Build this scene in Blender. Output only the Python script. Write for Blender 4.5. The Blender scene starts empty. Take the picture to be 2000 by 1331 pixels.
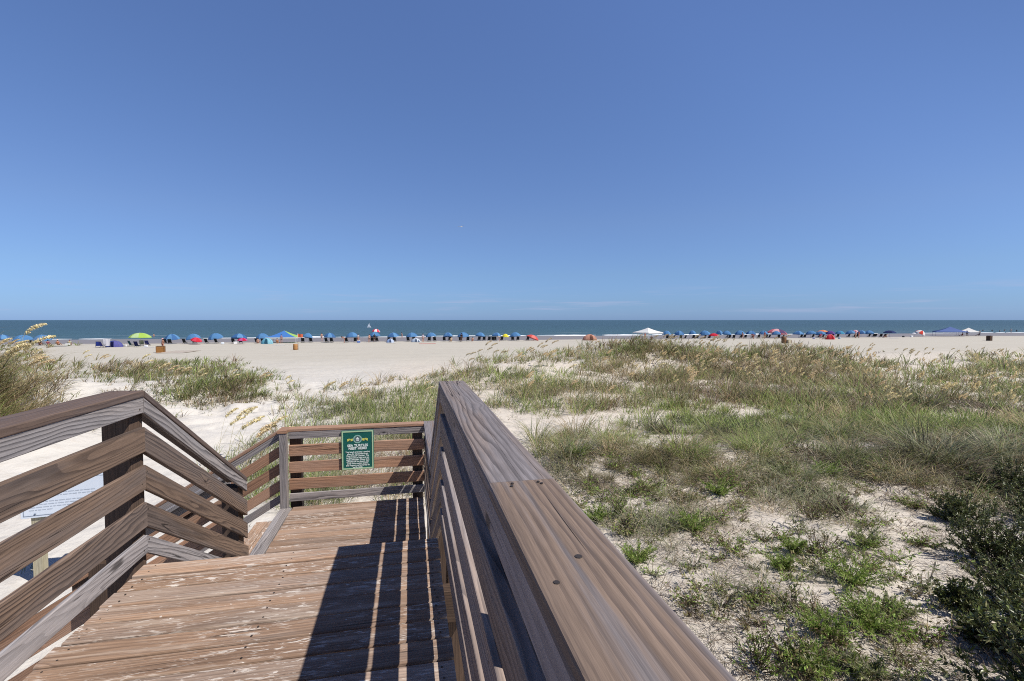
import bpy, math, random
import numpy as np
from mathutils import Vector, Matrix

# ------------------------------------------------------------------ camera, sky, sun, exposure
scene = bpy.context.scene
COL = scene.collection
CZ = 4.40                       # eye height over the beach
YAW = 0.209                     # the camera looks a little to the right of the boardwalk's axis
PITCH = math.radians(2.41)
F = 951.4                       # focal length in pixels of a 2000 px wide frame
cam_data = bpy.data.cameras.new("camera")
cam = bpy.data.objects.new("camera", cam_data)
COL.objects.link(cam)
cam.location = (0, 0, CZ)
cam.rotation_euler = (math.pi / 2 - PITCH, 0, -YAW)
cam_data.sensor_width = 36.0
cam_data.lens = F / 2000 * 36.0
cam_data.clip_start = 0.05
cam_data.clip_end = 60000
scene.camera = cam

SUN = Vector((0.63, -0.40, 1.0)).normalized()      # towards the sun
SUN_EL = math.asin(SUN.z)
SUN_AZ = math.atan2(SUN.x, SUN.y)
world = bpy.data.worlds.new("World")
scene.world = world
world.use_nodes = True
wt = world.node_tree
for n_ in list(wt.nodes):
    wt.nodes.remove(n_)
w_out = wt.nodes.new("ShaderNodeOutputWorld")
w_bg = wt.nodes.new("ShaderNodeBackground")
w_sky = wt.nodes.new("ShaderNodeTexSky")
w_sky.sky_type = 'NISHITA'
w_sky.sun_disc = False
w_sky.sun_elevation = SUN_EL
w_sky.sun_rotation = SUN_AZ
w_sky.air_density = 1.0
w_sky.dust_density = 0.3
w_sky.ozone_density = 4.0
w_sky.altitude = 0.0
w_bg.inputs['Strength'].default_value = 0.095
wt.links.new(w_bg.outputs[0], w_out.inputs[0])

sun_data = bpy.data.lights.new("sun", 'SUN')
sun_data.energy = 5.0
sun_data.angle = math.radians(0.53)
sun_data.color = (1.0, 0.958, 0.895)
sun = bpy.data.objects.new("sun", sun_data)
COL.objects.link(sun)
sun.location = (20, -20, 40)
sun.rotation_euler = SUN.to_track_quat('Z', 'Y').to_euler()

scene.view_settings.view_transform = 'Standard'
scene.view_settings.look = 'None'
scene.view_settings.gamma = 1.0
scene.view_settings.use_curve_mapping = False
scene.view_settings.exposure = 0.2
scene.cycles.filter_width = 1.05
scene.cycles.use_denoising = False
scene.cycles.max_bounces = 6
scene.cycles.diffuse_bounces = 3
scene.cycles.transparent_max_bounces = 8
scene.cycles.caustics_reflective = False
scene.cycles.caustics_refractive = False

rng = np.random.default_rng(11)
random.seed(5)


# ------------------------------------------------------------------ small helpers
def tag(o, label=None, cat=None, group=None, kind=None):
    if label: o['label'] = label
    if cat: o['category'] = cat
    if group: o['group'] = group
    if kind: o['kind'] = kind
    return o


def empty(name, loc=(0, 0, 0), rz=0.0, parent=None):
    o = bpy.data.objects.new(name, None)
    COL.objects.link(o)
    o.location = loc
    o.rotation_euler = (0, 0, rz)
    o.empty_display_size = 0.2
    if parent: o.parent = parent
    return o


def mesh_obj(name, me, mats=(), parent=None):
    o = bpy.data.objects.new(name, me)
    COL.objects.link(o)
    for m in (mats if isinstance(mats, (list, tuple)) else [mats]):
        me.materials.append(m)
    if parent: o.parent = parent
    return o


def copy_tree(o, parent=None):
    c = o.copy()
    COL.objects.link(c)
    if parent: c.parent = parent
    for ch in list(o.children):
        copy_tree(ch, c)
    return c


class NT:
    """tiny wrapper for node trees"""
    def __init__(self, tree):
        self.t = tree

    def n(self, typ, **kw):
        nd = self.t.nodes.new(typ)
        for k, v in kw.items():
            setattr(nd, k, v)
        return nd

    def put(self, sock, v):
        if v is None: return
        if isinstance(v, bpy.types.NodeSocket):
            self.t.links.new(v, sock)
        elif isinstance(v, (tuple, list)) and sock.type == 'RGBA' and len(v) == 3:
            sock.default_value = (*v, 1)
        else:
            sock.default_value = v

    def m(self, op, a, b=None, c=None, clamp=False):
        nd = self.n("ShaderNodeMath", operation=op, use_clamp=clamp)
        for i, v in enumerate((a, b, c)):
            self.put(nd.inputs[i], v)
        return nd.outputs[0]

    def vm(self, op, a, b=None):
        nd = self.n("ShaderNodeVectorMath", operation=op)
        self.put(nd.inputs[0], a)
        self.put(nd.inputs[1], b)
        return nd.outputs[0]

    def xyz(self, v):
        nd = self.n("ShaderNodeSeparateXYZ")
        self.put(nd.inputs[0], v)
        return nd.outputs

    def comb(self, x=0.0, y=0.0, z=0.0):
        nd = self.n("ShaderNodeCombineXYZ")
        for i, v in enumerate((x, y, z)):
            self.put(nd.inputs[i], v)
        return nd.outputs[0]

    def noise(self, vec, scale=1.0, detail=2.0, rough=0.5, dist=0.0):
        nd = self.n("ShaderNodeTexNoise")
        self.put(nd.inputs['Vector'], vec)
        self.put(nd.inputs['Scale'], scale)
        self.put(nd.inputs['Detail'], detail)
        self.put(nd.inputs['Roughness'], rough)
        self.put(nd.inputs['Distortion'], dist)
        return nd.outputs[0]

    def vor(self, vec, scale=1.0, feature='F1'):
        nd = self.n("ShaderNodeTexVoronoi", feature=feature)
        self.put(nd.inputs['Vector'], vec)
        self.put(nd.inputs['Scale'], scale)
        return nd.outputs[0]

    def step(self, x, a, b):
        nd = self.n("ShaderNodeMapRange", interpolation_type='SMOOTHSTEP')
        self.put(nd.inputs['Value'], x)
        nd.inputs['From Min'].default_value = a
        nd.inputs['From Max'].default_value = b
        return nd.outputs[0]

    def mix(self, f, a, b, blend='MIX'):
        nd = self.n("ShaderNodeMix", data_type='RGBA', blend_type=blend, clamp_factor=True)
        self.put(nd.inputs[0], f)
        self.put(nd.inputs[6], a)
        self.put(nd.inputs[7], b)
        return nd.outputs[2]

    def bump(self, h, strength=0.5, dist=0.01, normal=None):
        nd = self.n("ShaderNodeBump")
        nd.inputs['Strength'].default_value = strength
        nd.inputs['Distance'].default_value = dist
        self.put(nd.inputs['Height'], h)
        if normal: self.put(nd.inputs['Normal'], normal)
        return nd.outputs[0]


def new_mat(name):
    m = bpy.data.materials.new(name)
    m.use_nodes = True
    nt = m.node_tree
    b = nt.nodes['Principled BSDF']
    return m, NT(nt), b


def plain(name, col, rough=0.7, var=0.12, scale=6.0, spec=0.3, metal=0.0):
    """a paint, cloth or plastic with a little uneven fading and weave"""
    m, t, b = new_mat(name)
    tc = t.n("ShaderNodeTexCoord").outputs['Object']
    f = t.noise(tc, scale, 4, 0.6)
    lo = tuple(c * (1 - var) for c in col)
    hi = tuple(min(1, c * (1 + var)) for c in col)
    t.put(b.inputs['Base Color'], t.mix(f, lo, hi))
    b.inputs['Roughness'].default_value = rough
    b.inputs['Specular IOR Level'].default_value = spec
    b.inputs['Metallic'].default_value = metal
    t.put(b.inputs['Normal'], t.bump(t.noise(tc, scale * 30, 2), 0.15, 0.003))
    return m


def cloth(name, col, var=0.1, trans=0.25):
    m, t, b = new_mat(name)
    tc = t.n("ShaderNodeTexCoord").outputs['Object']
    f = t.noise(tc, 3.0, 3, 0.6)
    c = t.mix(f, tuple(x * (1 - var) for x in col), tuple(min(1, x * (1 + var)) for x in col))
    t.put(b.inputs['Base Color'], c)
    b.inputs['Roughness'].default_value = 0.8
    b.inputs['Specular IOR Level'].default_value = 0.15
    tr = t.n("ShaderNodeBsdfTranslucent")
    t.put(tr.inputs[0], c)
    mx = t.n("ShaderNodeMixShader")
    mx.inputs[0].default_value = trans
    out = t.t.nodes['Material Output']
    t.t.links.new(b.outputs[0], mx.inputs[1])
    t.t.links.new(tr.outputs[0], mx.inputs[2])
    t.t.links.new(mx.outputs[0], out.inputs[0])
    return m


# ---- the sky: clear blue, with faint streaks of cloud low over the sea
W = NT(wt)
w_dir = W.n("ShaderNodeTexCoord").outputs['Generated']
wx, wy, wz = W.xyz(w_dir)
w_rmp = W.n("ShaderNodeValToRGB")            # deeper blue low than the model's, softer above; zenith dimmed to cut fill light
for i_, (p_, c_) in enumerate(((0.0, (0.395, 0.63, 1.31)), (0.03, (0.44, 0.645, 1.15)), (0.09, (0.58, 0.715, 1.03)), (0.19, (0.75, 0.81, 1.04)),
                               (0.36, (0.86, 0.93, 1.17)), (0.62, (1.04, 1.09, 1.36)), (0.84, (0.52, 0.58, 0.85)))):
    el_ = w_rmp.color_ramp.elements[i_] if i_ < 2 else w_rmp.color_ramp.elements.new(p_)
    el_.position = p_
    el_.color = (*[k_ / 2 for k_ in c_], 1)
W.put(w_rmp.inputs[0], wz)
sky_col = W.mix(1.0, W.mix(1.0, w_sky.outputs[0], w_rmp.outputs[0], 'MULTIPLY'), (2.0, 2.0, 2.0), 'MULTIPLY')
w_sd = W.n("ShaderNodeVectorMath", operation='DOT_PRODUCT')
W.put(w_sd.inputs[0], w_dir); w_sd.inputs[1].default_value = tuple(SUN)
w_au = W.m('SUBTRACT', 1.0, W.m('MULTIPLY', W.step(w_sd.outputs['Value'], 0.35, 0.92), 0.55))     # sky dimmed round the out-of-view sun, added to deepen the shadows
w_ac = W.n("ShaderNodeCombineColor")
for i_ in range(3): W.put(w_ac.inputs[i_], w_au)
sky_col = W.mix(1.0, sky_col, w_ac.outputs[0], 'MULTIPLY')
cl_n = W.noise(W.comb(W.m('MULTIPLY', wx, 5.0), W.m('MULTIPLY', wy, 5.0), W.m('MULTIPLY', wz, 90.0)), 1.0, 6, 0.6)
cl_band = W.m('MULTIPLY', W.step(wz, 0.006, 0.022), W.step(wz, 0.075, 0.03))
cl = W.m('MULTIPLY', W.m('MULTIPLY', W.step(cl_n, 0.5, 0.72), cl_band), 0.45)
sky_col = W.mix(cl, sky_col, (4.2, 4.6, 6.6))
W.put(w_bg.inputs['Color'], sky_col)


# ------------------------------------------------------------------ wood
def wood(name, light, dark, grey, grey_amt=0.5, scuff=0.0, rings=34.0, wave=5.0, contrast=0.8, cracks=0.8, stain=0.3, fibre=0.5, vary=0.4, dust=0.0, gband=6.0, cw=1.0):
    """old sawn timber. Growth rings cut lengthwise give long loops and lines; over them lie silver-grey weathering,
    stains, checks along the grain and a knot here and there. Runs along the board's own length (UV map "grain")."""
    m, t, b = new_mat(name)
    uv = t.n("ShaderNodeUVMap", uv_map="grain").outputs[0]
    rnd = t.n("ShaderNodeAttribute", attribute_name="board").outputs['Vector']
    u, v, _ = t.xyz(uv)
    rx, ry, rz = t.xyz(rnd)
    uo = t.m('ADD', u, t.m('MULTIPLY', rx, 41.0))
    vo = t.m('ADD', v, t.m('MULTIPLY', ry, 13.0))
    zo = t.m('MULTIPLY', rz, 7.0)

    def P(a, c, dz=0.0):
        return t.comb(t.m('MULTIPLY', uo, a), t.m('MULTIPLY', vo, c), t.m('ADD', zo, dz) if dz else zo)
    M = t.m
    # knots: few, long-drawn, they push the rings aside
    kv = t.n("ShaderNodeTexVoronoi", feature='F1')
    t.put(kv.inputs['Vector'], P(3.2, 8.0, 3.0)); kv.inputs['Scale'].default_value = 1.0
    kd = kv.outputs['Distance']
    kpick = t.step(t.xyz(kv.outputs['Color'])[0], 0.84, 0.86)
    knot = M('MULTIPLY', t.step(kd, 0.10, 0.05), kpick)
    kpush = M('MULTIPLY', t.step(kd, 0.42, 0.0), kpick)
    # rings
    w1 = t.noise(P(0.42, 3.0), 1.0, 1.0, 0.4)
    w2 = t.noise(P(1.6, 10.0, 1.7), 1.0, 2.0, 0.5)
    w3 = t.noise(P(9.0, 40.0, 2.9), 1.0, 2.0, 0.5)
    ring = M('ADD', M('MULTIPLY', vo, rings), M('MULTIPLY', w1, wave * 2.2))
    ring = M('ADD', ring, M('MULTIPLY', w2, wave * 0.55))
    ring = M('ADD', ring, M('MULTIPLY', w3, 0.28))
    ring = M('ADD', ring, M('MULTIPLY', kpush, 2.6))
    fr = M('FRACT', ring)
    late = M('MULTIPLY', t.step(fr, 0.30, 0.93), t.step(fr, 1.0, 0.955))       # slow to dark, quick back to pale
    soft = t.noise(P(0.8, 5.0, 5.1), 1.0, 2.0, 0.5)
    late = M('MULTIPLY', late, M('ADD', 0.35, M('MULTIPLY', t.step(soft, 0.35, 0.65), 0.65)))
    # fibres
    f1 = t.noise(P(13.0, 260.0), 1.0, 3.0, 0.65)
    f2 = t.noise(P(4.5, 80.0, 8.0), 1.0, 3.0, 0.6)
    # weathering, stains
    wsh = t.noise(P(0.7, gband, 11.0), 1.0, 4.0, 0.6)
    broad = t.noise(P(0.35, 1.6, 13.0), 1.0, 2.0, 0.5)
    st = t.noise(P(0.9, 9.0, 17.0), 1.0, 4.0, 0.6)
    ck = t.noise(P(0.5, 36.0, 19.0), 1.0, 0.0, 0.4)
    ckm = M('MULTIPLY', t.step(t.noise(P(0.9, 7.0, 23.0), 1.0, 1.0), 0.52, 0.56), cracks)
    crack = M('MULTIPLY', t.step(M('ABSOLUTE', M('SUBTRACT', ck, 0.5)), 0.013 * cw, 0.004 * cw), ckm)
    c = t.mix(M('MULTIPLY', late, contrast), light, dark)
    gm = M('MULTIPLY', t.step(M('ADD', wsh, M('MULTIPLY', M('SUBTRACT', rz, 0.5), 0.16)), 0.42, 0.60), grey_amt)
    gcol = t.mix(M('MULTIPLY', late, contrast * 0.75), grey, tuple(0.5 * a + 0.5 * d for a, d in zip(dark, (0.05, 0.05, 0.055))))
    c = t.mix(gm, c, gcol)
    c = t.mix(M('MULTIPLY', t.step(st, 0.53, 0.70), stain), c, tuple(x * 0.62 for x in dark))
    c = t.mix(M('MULTIPLY', t.step(kd, 0.16, 0.05), M('MULTIPLY', kpick, 0.6)), c, tuple(x * 0.9 for x in dark))
    c = t.mix(M('MULTIPLY', knot, 0.85), c, tuple(x * 0.4 for x in dark))
    k = M('MULTIPLY', M('ADD', M('MULTIPLY', f1, fibre), 1.0 - fibre * 0.5), M('ADD', M('MULTIPLY', f2, fibre * 1.5), 1.0 - fibre * 0.75))
    k = M('MULTIPLY', k, M('ADD', M('MULTIPLY', rz, vary), 1.0 - vary * 0.5))
    k = M('MULTIPLY', k, M('ADD', M('MULTIPLY', broad, 0.6), 0.7))
    kk = t.n("ShaderNodeCombineColor")
    for i in range(3): t.put(kk.inputs[i], k)
    c = t.mix(1.0, c, kk.outputs[0], 'MULTIPLY')
    c = t.mix(M('MULTIPLY', crack, 0.9), c, (0.012, 0.010, 0.009))
    if scuff:
        s1 = t.noise(P(11.0, 62.0, 29.0), 1.0, 6.0, 0.70, 0.6)
        s2 = t.noise(P(0.9, 1.6, 31.0), 1.0, 2.0)
        s = M('MULTIPLY', t.step(s1, 0.525, 0.62), t.step(s2, 0.40, 0.58))
        c = t.mix(M('MULTIPLY', s, scuff), c, (0.66, 0.60, 0.54))
        s4 = t.noise(P(26.0, 60.0, 37.0), 1.0, 2.0)
        c = t.mix(M('MULTIPLY', t.step(s4, 0.70, 0.76), scuff), c, (0.68, 0.62, 0.56))
        s3 = t.noise(P(1.1, 16.0, 41.0), 1.0, 5.0, 0.7)
        c = t.mix(M('MULTIPLY', t.step(s3, 0.50, 0.68), dust), c, (0.47, 0.385, 0.315))
    t.put(b.inputs['Base Color'], c)
    t.put(b.inputs['Roughness'], M('ADD', M('MULTIPLY', wsh, 0.25), 0.62))
    b.inputs['Specular IOR Level'].default_value = 0.22
    h = M('ADD', M('MULTIPLY', late, -0.6), M('MULTIPLY', f1, 0.7))
    h = M('ADD', M('ADD', h, M('MULTIPLY', f2, 0.6)), M('MULTIPLY', crack, -3.0))
    t.put(b.inputs['Normal'], t.bump(h, 0.6, 0.0022))
    return m


WOOD_CAP = wood("weathered_cap_wood", (0.225, 0.163, 0.124), (0.092, 0.069, 0.060), (0.208, 0.19, 0.197), 0.95, rings=54, wave=3.0, contrast=0.7, cracks=1.0, stain=0.2, fibre=0.55, gband=15.0, cw=1.4)
WOOD_CAP_GREY = wood("grey_cap_wood", (0.225, 0.180, 0.158), (0.075, 0.06, 0.056), (0.208, 0.192, 0.20), 0.85, rings=50, wave=4.0, contrast=0.85, cracks=1.0, stain=0.2, fibre=0.55, gband=13.0, cw=1.3)
WOOD_CAP_BROWN = wood("brown_cap_wood", (0.145, 0.10, 0.077), (0.068, 0.049, 0.044), (0.115, 0.095, 0.095), 0.5, rings=34, stain=0.3, contrast=0.6)
WOOD_BROWN = wood("brown_board_wood", (0.20, 0.138, 0.10), (0.047, 0.033, 0.028), (0.15, 0.122, 0.11), 0.7, rings=44, wave=7.0, contrast=0.95, stain=0.55)
WOOD_MID = wood("grey_brown_board_wood", (0.29, 0.222, 0.182), (0.11, 0.088, 0.08), (0.245, 0.222, 0.222), 0.75, rings=40, contrast=0.8, stain=0.3)
WOOD_GREY = wood("grey_board_wood", (0.33, 0.295, 0.28), (0.085, 0.076, 0.078), (0.285, 0.27, 0.275), 0.7, rings=40, wave=7.0, contrast=0.95, stain=0.25)
WOOD_DECK = wood("deck_wood", (0.335, 0.218, 0.147), (0.15, 0.096, 0.069), (0.29, 0.228, 0.19), 0.65, scuff=0.9, dust=0.55, rings=52, wave=4.0, contrast=0.55, stain=0.35, fibre=0.5, vary=0.42)
WOOD_TAN = wood("red_tan_board_wood", (0.40, 0.23, 0.145), (0.17, 0.095, 0.062), (0.32, 0.225, 0.17), 0.45, rings=40, contrast=0.75, stain=0.35)
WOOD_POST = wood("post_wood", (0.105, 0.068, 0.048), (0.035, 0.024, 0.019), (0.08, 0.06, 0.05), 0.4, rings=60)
WOOD_PALE = wood("pale_post_wood", (0.50, 0.45, 0.31), (0.30, 0.25, 0.16), (0.42, 0.40, 0.33), 0.4, contrast=0.5)


SCREW = plain("screw_steel", (0.07, 0.055, 0.045), 0.5, 0.2, 40, 0.4, 0.5)
BR = random.Random(23)


class Boards:
    """collects boards, each with its own grain offset, into one mesh"""
    def __init__(self):
        self.v, self.f, self.uv, self.r, self.mi = [], [], [], [], []

    def _section(self, w, h, r):
        pts = []
        for cx, cy, a0 in ((w - r, h - r, 0), (r, h - r, 90), (r, r, 180), (w - r, r, 270)):
            for k in range(3):
                a = math.radians(a0 + 45 * k)
                pts.append((cx + r * math.cos(a), cy + r * math.sin(a)))
        per = [0.0]
        for i in range(len(pts)):
            p, q = pts[i], pts[(i + 1) % len(pts)]
            per.append(per[-1] + math.hypot(q[0] - p[0], q[1] - p[1]))
        return pts, per

    def add(self, axis, s0, s1, c0, c1, z0, z1, slope=0.0, r=0.005, warp=0.0012, seg=None, origin=None):
        """axis x/y: runs along that axis from s0 to s1, c = the other horizontal range, z range at origin (default s0).
        axis z: runs up from z0 to z1, s = x range, c = y range."""
        if axis == 'z':
            W_, H_, L0, L1 = s1 - s0, c1 - c0, z0, z1
        else:
            W_, H_, L0, L1 = c1 - c0, z1 - z0, s0, s1
        if origin is None: origin = s0
        r = min(r, W_ * 0.4, H_ * 0.4)
        pts, per = self._section(W_, H_, r)
        n = len(pts)
        L = L1 - L0
        seg = seg or max(1, min(12, int(abs(L) / 0.4)))
        base = len(self.v)
        rnd = (BR.random(), BR.random(), BR.random())
        ph = [BR.random() * 6.28 for _ in range(4)]
        for i in range(seg + 1):
            s = L0 + L * i / seg
            wc = warp * (math.sin(s * 1.9 + ph[0]) + 0.5 * math.sin(s * 4.7 + ph[1]))
            wz = warp * (math.sin(s * 1.6 + ph[2]) + 0.5 * math.sin(s * 5.1 + ph[3]))
            for (a, bb) in pts:
                if axis == 'y':
                    self.v.append((c0 + a + wc, s, z0 + bb + wz + slope * (s - origin)))
                elif axis == 'x':
                    self.v.append((s, c0 + a + wc, z0 + bb + wz + slope * (s - origin)))
                else:
                    self.v.append((s0 + a, c0 + bb, s))
                self.r.append(rnd)
        flip = axis == 'x'
        if L < 0: flip = not flip
        if axis == 'y': flip = not flip
        for i in range(seg):
            ua, ub = L0 + L * i / seg, L0 + L * (i + 1) / seg
            for k in range(n):
                k2 = (k + 1) % n
                f = [base + i * n + k, base + i * n + k2, base + (i + 1) * n + k2, base + (i + 1) * n + k]
                q = [(ua, per[k]), (ua, per[k + 1]), (ub, per[k + 1]), (ub, per[k])]
                if flip: f.reverse(); q.reverse()
                self.f.append(f); self.uv.append(q)
        for i, rev in ((0, True), (seg, False)):
            f = [base + i * n + k for k in range(n)]
            q = [(pts[k][0] * 0.3, pts[k][1] + 3.3) for k in range(n)]
            if rev != flip: f.reverse(); q.reverse()
            self.f.append(f); self.uv.append(q)

    def screw(self, c, n, s=0.0048):
        """a screw head at c; n: the axis it faces ('x', '-x' or 'z')"""
        base = len(self.v)
        for k, (rr, h) in enumerate(((s, -0.001), (s * 0.85, 0.0014))):
            for q in range(8):
                a = q * math.pi / 4
                u, w = rr * math.cos(a), rr * math.sin(a)
                self.v.append((c[0] + u, c[1] + w, c[2] + h) if n == 'z' else (c[0] + (h if n == 'x' else -h), c[1] + (u if n == 'x' else -u), c[2] + w))
                self.r.append((0.0, 0.0, 0.0))
        fs = [[base + q, base + (q + 1) % 8, base + 8 + (q + 1) % 8, base + 8 + q] for q in range(8)] + [[base + 8 + q for q in range(8)]]
        for f in fs:
            self.f.append(f); self.uv.append([(0.0, 0.0)] * len(f))
        self.mi += [len(self.f) - 9 + q for q in range(9)]

    def build(self, name, mat, parent=None):
        me = bpy.data.meshes.new(name)
        me.from_pydata(self.v, [], self.f)
        uv = me.uv_layers.new(name="grain")
        uv.data.foreach_set("uv", np.array([c for q in self.uv for p in q for c in p], dtype=np.float32))
        at = me.attributes.new("board", 'FLOAT_VECTOR', 'POINT')
        at.data.foreach_set("vector", np.array(self.r, dtype=np.float32).ravel())
        if self.mi:
            for q in self.mi: me.polygons[q].material_index = 1
            return mesh_obj(name, me, [mat, SCREW], parent)
        return mesh_obj(name, me, mat, parent)


class MB:
    """plain mesh collector: boxes, tubes, quads; material index per face"""
    def __init__(self):
        self.v, self.f, self.mi, self.sm = [], [], [], []

    def face(self, pts, mi=0, smooth=False):
        b = len(self.v)
        self.v += [tuple(p) for p in pts]
        self.f.append(list(range(b, b + len(pts))))
        self.mi.append(mi); self.sm.append(smooth)

    def box(self, c, s, mi=0, rz=0.0, bev=0.0):
        x, y, z = (k / 2 for k in s)
        co, si = math.cos(rz), math.sin(rz)
        b = len(self.v)
        if bev <= 0:
            for dx, dy, dz in ((-x, -y, -z), (x, -y, -z), (x, y, -z), (-x, y, -z), (-x, -y, z), (x, -y, z), (x, y, z), (-x, y, z)):
                self.v.append((c[0] + dx * co - dy * si, c[1] + dx * si + dy * co, c[2] + dz))
            fs = ((0, 3, 2, 1), (4, 5, 6, 7), (0, 1, 5, 4), (1, 2, 6, 5), (2, 3, 7, 6), (3, 0, 4, 7))
        else:
            r = bev
            ring = [(-x + r, -y), (x - r, -y), (x, -y + r), (x, y - r), (x - r, y), (-x + r, y), (-x, y - r), (-x, -y + r)]
            inner = [(max(-x + r, min(x - r, px)), max(-y + r, min(y - r, py))) for px, py in ring]
            for zz, rg in ((-z, inner), (-z + r, ring), (z - r, ring), (z, inner)):
                for px, py in rg:
                    self.v.append((c[0] + px * co - py * si, c[1] + px * si + py * co, c[2] + zz))
            fs = []
            for L in range(3):
                for k in range(8):
                    fs.append((L * 8 + k, L * 8 + (k + 1) % 8, L * 8 + 8 + (k + 1) % 8, L * 8 + 8 + k))
            fs += [tuple(range(24, 32)), tuple(reversed(range(0, 8)))]
        for f in fs:
            self.f.append([b + i for i in f]); self.mi.append(mi); self.sm.append(False)

    def tube(self, pts, rad, mi=0, n=6, cap=True, smooth=True):
        pts = [Vector(p) for p in pts]
        rad = rad if isinstance(rad, (list, tuple)) else [rad] * len(pts)
        b = len(self.v)
        for i, p in enumerate(pts):
            d = (pts[min(i + 1, len(pts) - 1)] - pts[max(i - 1, 0)]).normalized()
            a = d.cross(Vector((0, 0, 1)) if abs(d.z) < 0.95 else Vector((1, 0, 0))).normalized()
            c = d.cross(a)
            for k in range(n):
                t = 2 * math.pi * k / n
                q = p + (a * math.cos(t) + c * math.sin(t)) * rad[i]
                self.v.append(tuple(q))
        for i in range(len(pts) - 1):
            for k in range(n):
                k2 = (k + 1) % n
                self.f.append([b + i * n + k, b + i * n + k2, b + (i + 1) * n + k2, b + (i + 1) * n + k])
                self.mi.append(mi); self.sm.append(smooth)
        if cap:
            self.f.append([b + k for k in reversed(range(n))]); self.mi.append(mi); self.sm.append(False)
            self.f.append([b + (len(pts) - 1) * n + k for k in range(n)]); self.mi.append(mi); self.sm.append(False)

    def lathe(self, prof, c=(0, 0, 0), mi=0, n=16, smooth=True):
        b = len(self.v)
        for (r, z) in prof:
            for k in range(n):
                t = 2 * math.pi * k / n
                self.v.append((c[0] + r * math.cos(t), c[1] + r * math.sin(t), c[2] + z))
        for i in range(len(prof) - 1):
            for k in range(n):
                k2 = (k + 1) % n
                self.f.append([b + i * n + k, b + i * n + k2, b + (i + 1) * n + k2, b + (i + 1) * n + k])
                self.mi.append(mi); self.sm.append(smooth)

    def mesh(self, name):
        me = bpy.data.meshes.new(name)
        me.from_pydata(self.v, [], self.f)
        me.polygons.foreach_set("material_index", self.mi)
        me.polygons.foreach_set("use_smooth", self.sm)
        return me

    def build(self, name, mats, parent=None):
        return mesh_obj(name, self.mesh(name), mats, parent)


# ------------------------------------------------------------------ ground: value noise, dunes, ray casting
def vnoise(x, y, seed=0):
    x = np.asarray(x, float); y = np.asarray(y, float)
    xi = np.floor(x).astype(np.int64); yi = np.floor(y).astype(np.int64)
    xf = x - xi; yf = y - yi
    xf = xf * xf * (3 - 2 * xf); yf = yf * yf * (3 - 2 * yf)

    def hsh(a, b):
        h = (a * 374761393 + b * 668265263 + seed * 974634777) & 0x7fffffff
        h = ((h ^ (h >> 13)) * 1274126177) & 0x7fffffff
        return ((h ^ (h >> 16)) & 0xffff) / 65535.0
    return (hsh(xi, yi) * (1 - xf) + hsh(xi + 1, yi) * xf) * (1 - yf) + (hsh(xi, yi + 1) * (1 - xf) + hsh(xi + 1, yi + 1) * xf) * yf


def fbm(x, y, seed=0, oct=3):
    s = 0; a = 0.5
    for i in range(oct):
        s = s + a * (vnoise(x * 2 ** i, y * 2 ** i, seed + i) - 0.5)
        a *= 0.5
    return s * 2


def gauss(x, y, cx, cy, sx, sy, rot=0.0):
    c, s = math.cos(rot), math.sin(rot)
    dx, dy = x - cx, y - cy
    a = (dx * c + dy * s) / sx; b = (-dx * s + dy * c) / sy
    return np.exp(-(a * a + b * b))


def sstep(x, a, b):
    t = np.clip((x - a) / (b - a), 0, 1)
    return t * t * (3 - 2 * t)


def ground(x, y):
    x = np.asarray(x, float); y = np.asarray(y, float)
    z = np.interp(y, [-20, 10, 22, 45, 62, 100, 150, 260], [0.86, 0.82, 0.72, 0.42, 0.22, 0.0, -0.62, -1.6])
    dn = 1 - sstep(y, 55, 66)                                # only the dunes are lumpy
    z = z + dn * 0.16 * fbm(x / 5.0, y / 5.0, 3, 3) + 0.05 * fbm(x / 18.0, y / 9.0, 9, 2)
    z = z + (1 - sstep(y, 26, 40)) * 0.055 * fbm(x / 0.6, y / 0.55, 21, 3)
    z = z + (1 - sstep(y, 60, 95)) * sstep(y, 15, 40) * 0.05 * fbm(x / 1.3, y / 1.3, 25, 2)
    lump = gauss(x, y, -11.5, 21.5, 7.5, 5.5) + 0.6 * gauss(x, y, -4.5, 22, 4, 4)
    z = z + lump * (0.30 * fbm(x / 0.9, y / 0.75, 41, 3) + 0.30 * fbm(x / 3.2, y / 2.4, 44, 2))
    # tall dune at the far left, the low dune beside the path, the patch behind the landing
    z = z + 2.95 * gauss(x, y, -13.8, 14.8, 3.6, 4.6)
    z = z + 0.75 * gauss(x, y, -10.6, 27.5, 6.0, 2.8, 0.1)
    z = z + 0.65 * gauss(x, y, -16.2, 26.0, 2.2, 2.2)
    z = z + 0.12 * gauss(x, y, -1.0, 17.5, 3.5, 3.0)
    # the big dune to the right
    d1 = 0.85 * gauss(x, y, 22, 37, 18, 9) + 0.72 * gauss(x, y, 18.5, 39, 5, 7) + 0.62 * gauss(x, y, 32.5, 38, 4.2, 6) + 0.65 * gauss(x, y, 58, 36, 16, 9) + 0.75 * gauss(x, y, 6.5, 30, 5, 7)
    z = z + d1 * (1 + 0.55 * fbm(x / 4.5, y / 4.0, 31, 3))
    # the ridge in front of it and the rough slope beside the boardwalk
    z = z + 0.42 * gauss(x, y, 10.5, 9.6, 5.5, 2.3, -0.12) + 0.32 * gauss(x, y, 4.6, 10.8, 3.4, 1.6)
    z = z + 0.30 * gauss(x, y, 5.0, 4.0, 3.6, 3.2)
    return z


CO, SI = math.cos(YAW), math.sin(YAW)
CP, SP = math.cos(PITCH), math.sin(PITCH)


def ray(u, v):
    dx = (np.asarray(u, float) - 1000) / F
    dy = -(np.asarray(v, float) - 665.5) / F
    fw = CP + dy * SP
    up = dy * CP - SP
    return dx * CO + fw * SI, -dx * SI + fw * CO, up


TS = 2.0 * 1.012 ** np.arange(420)


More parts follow.
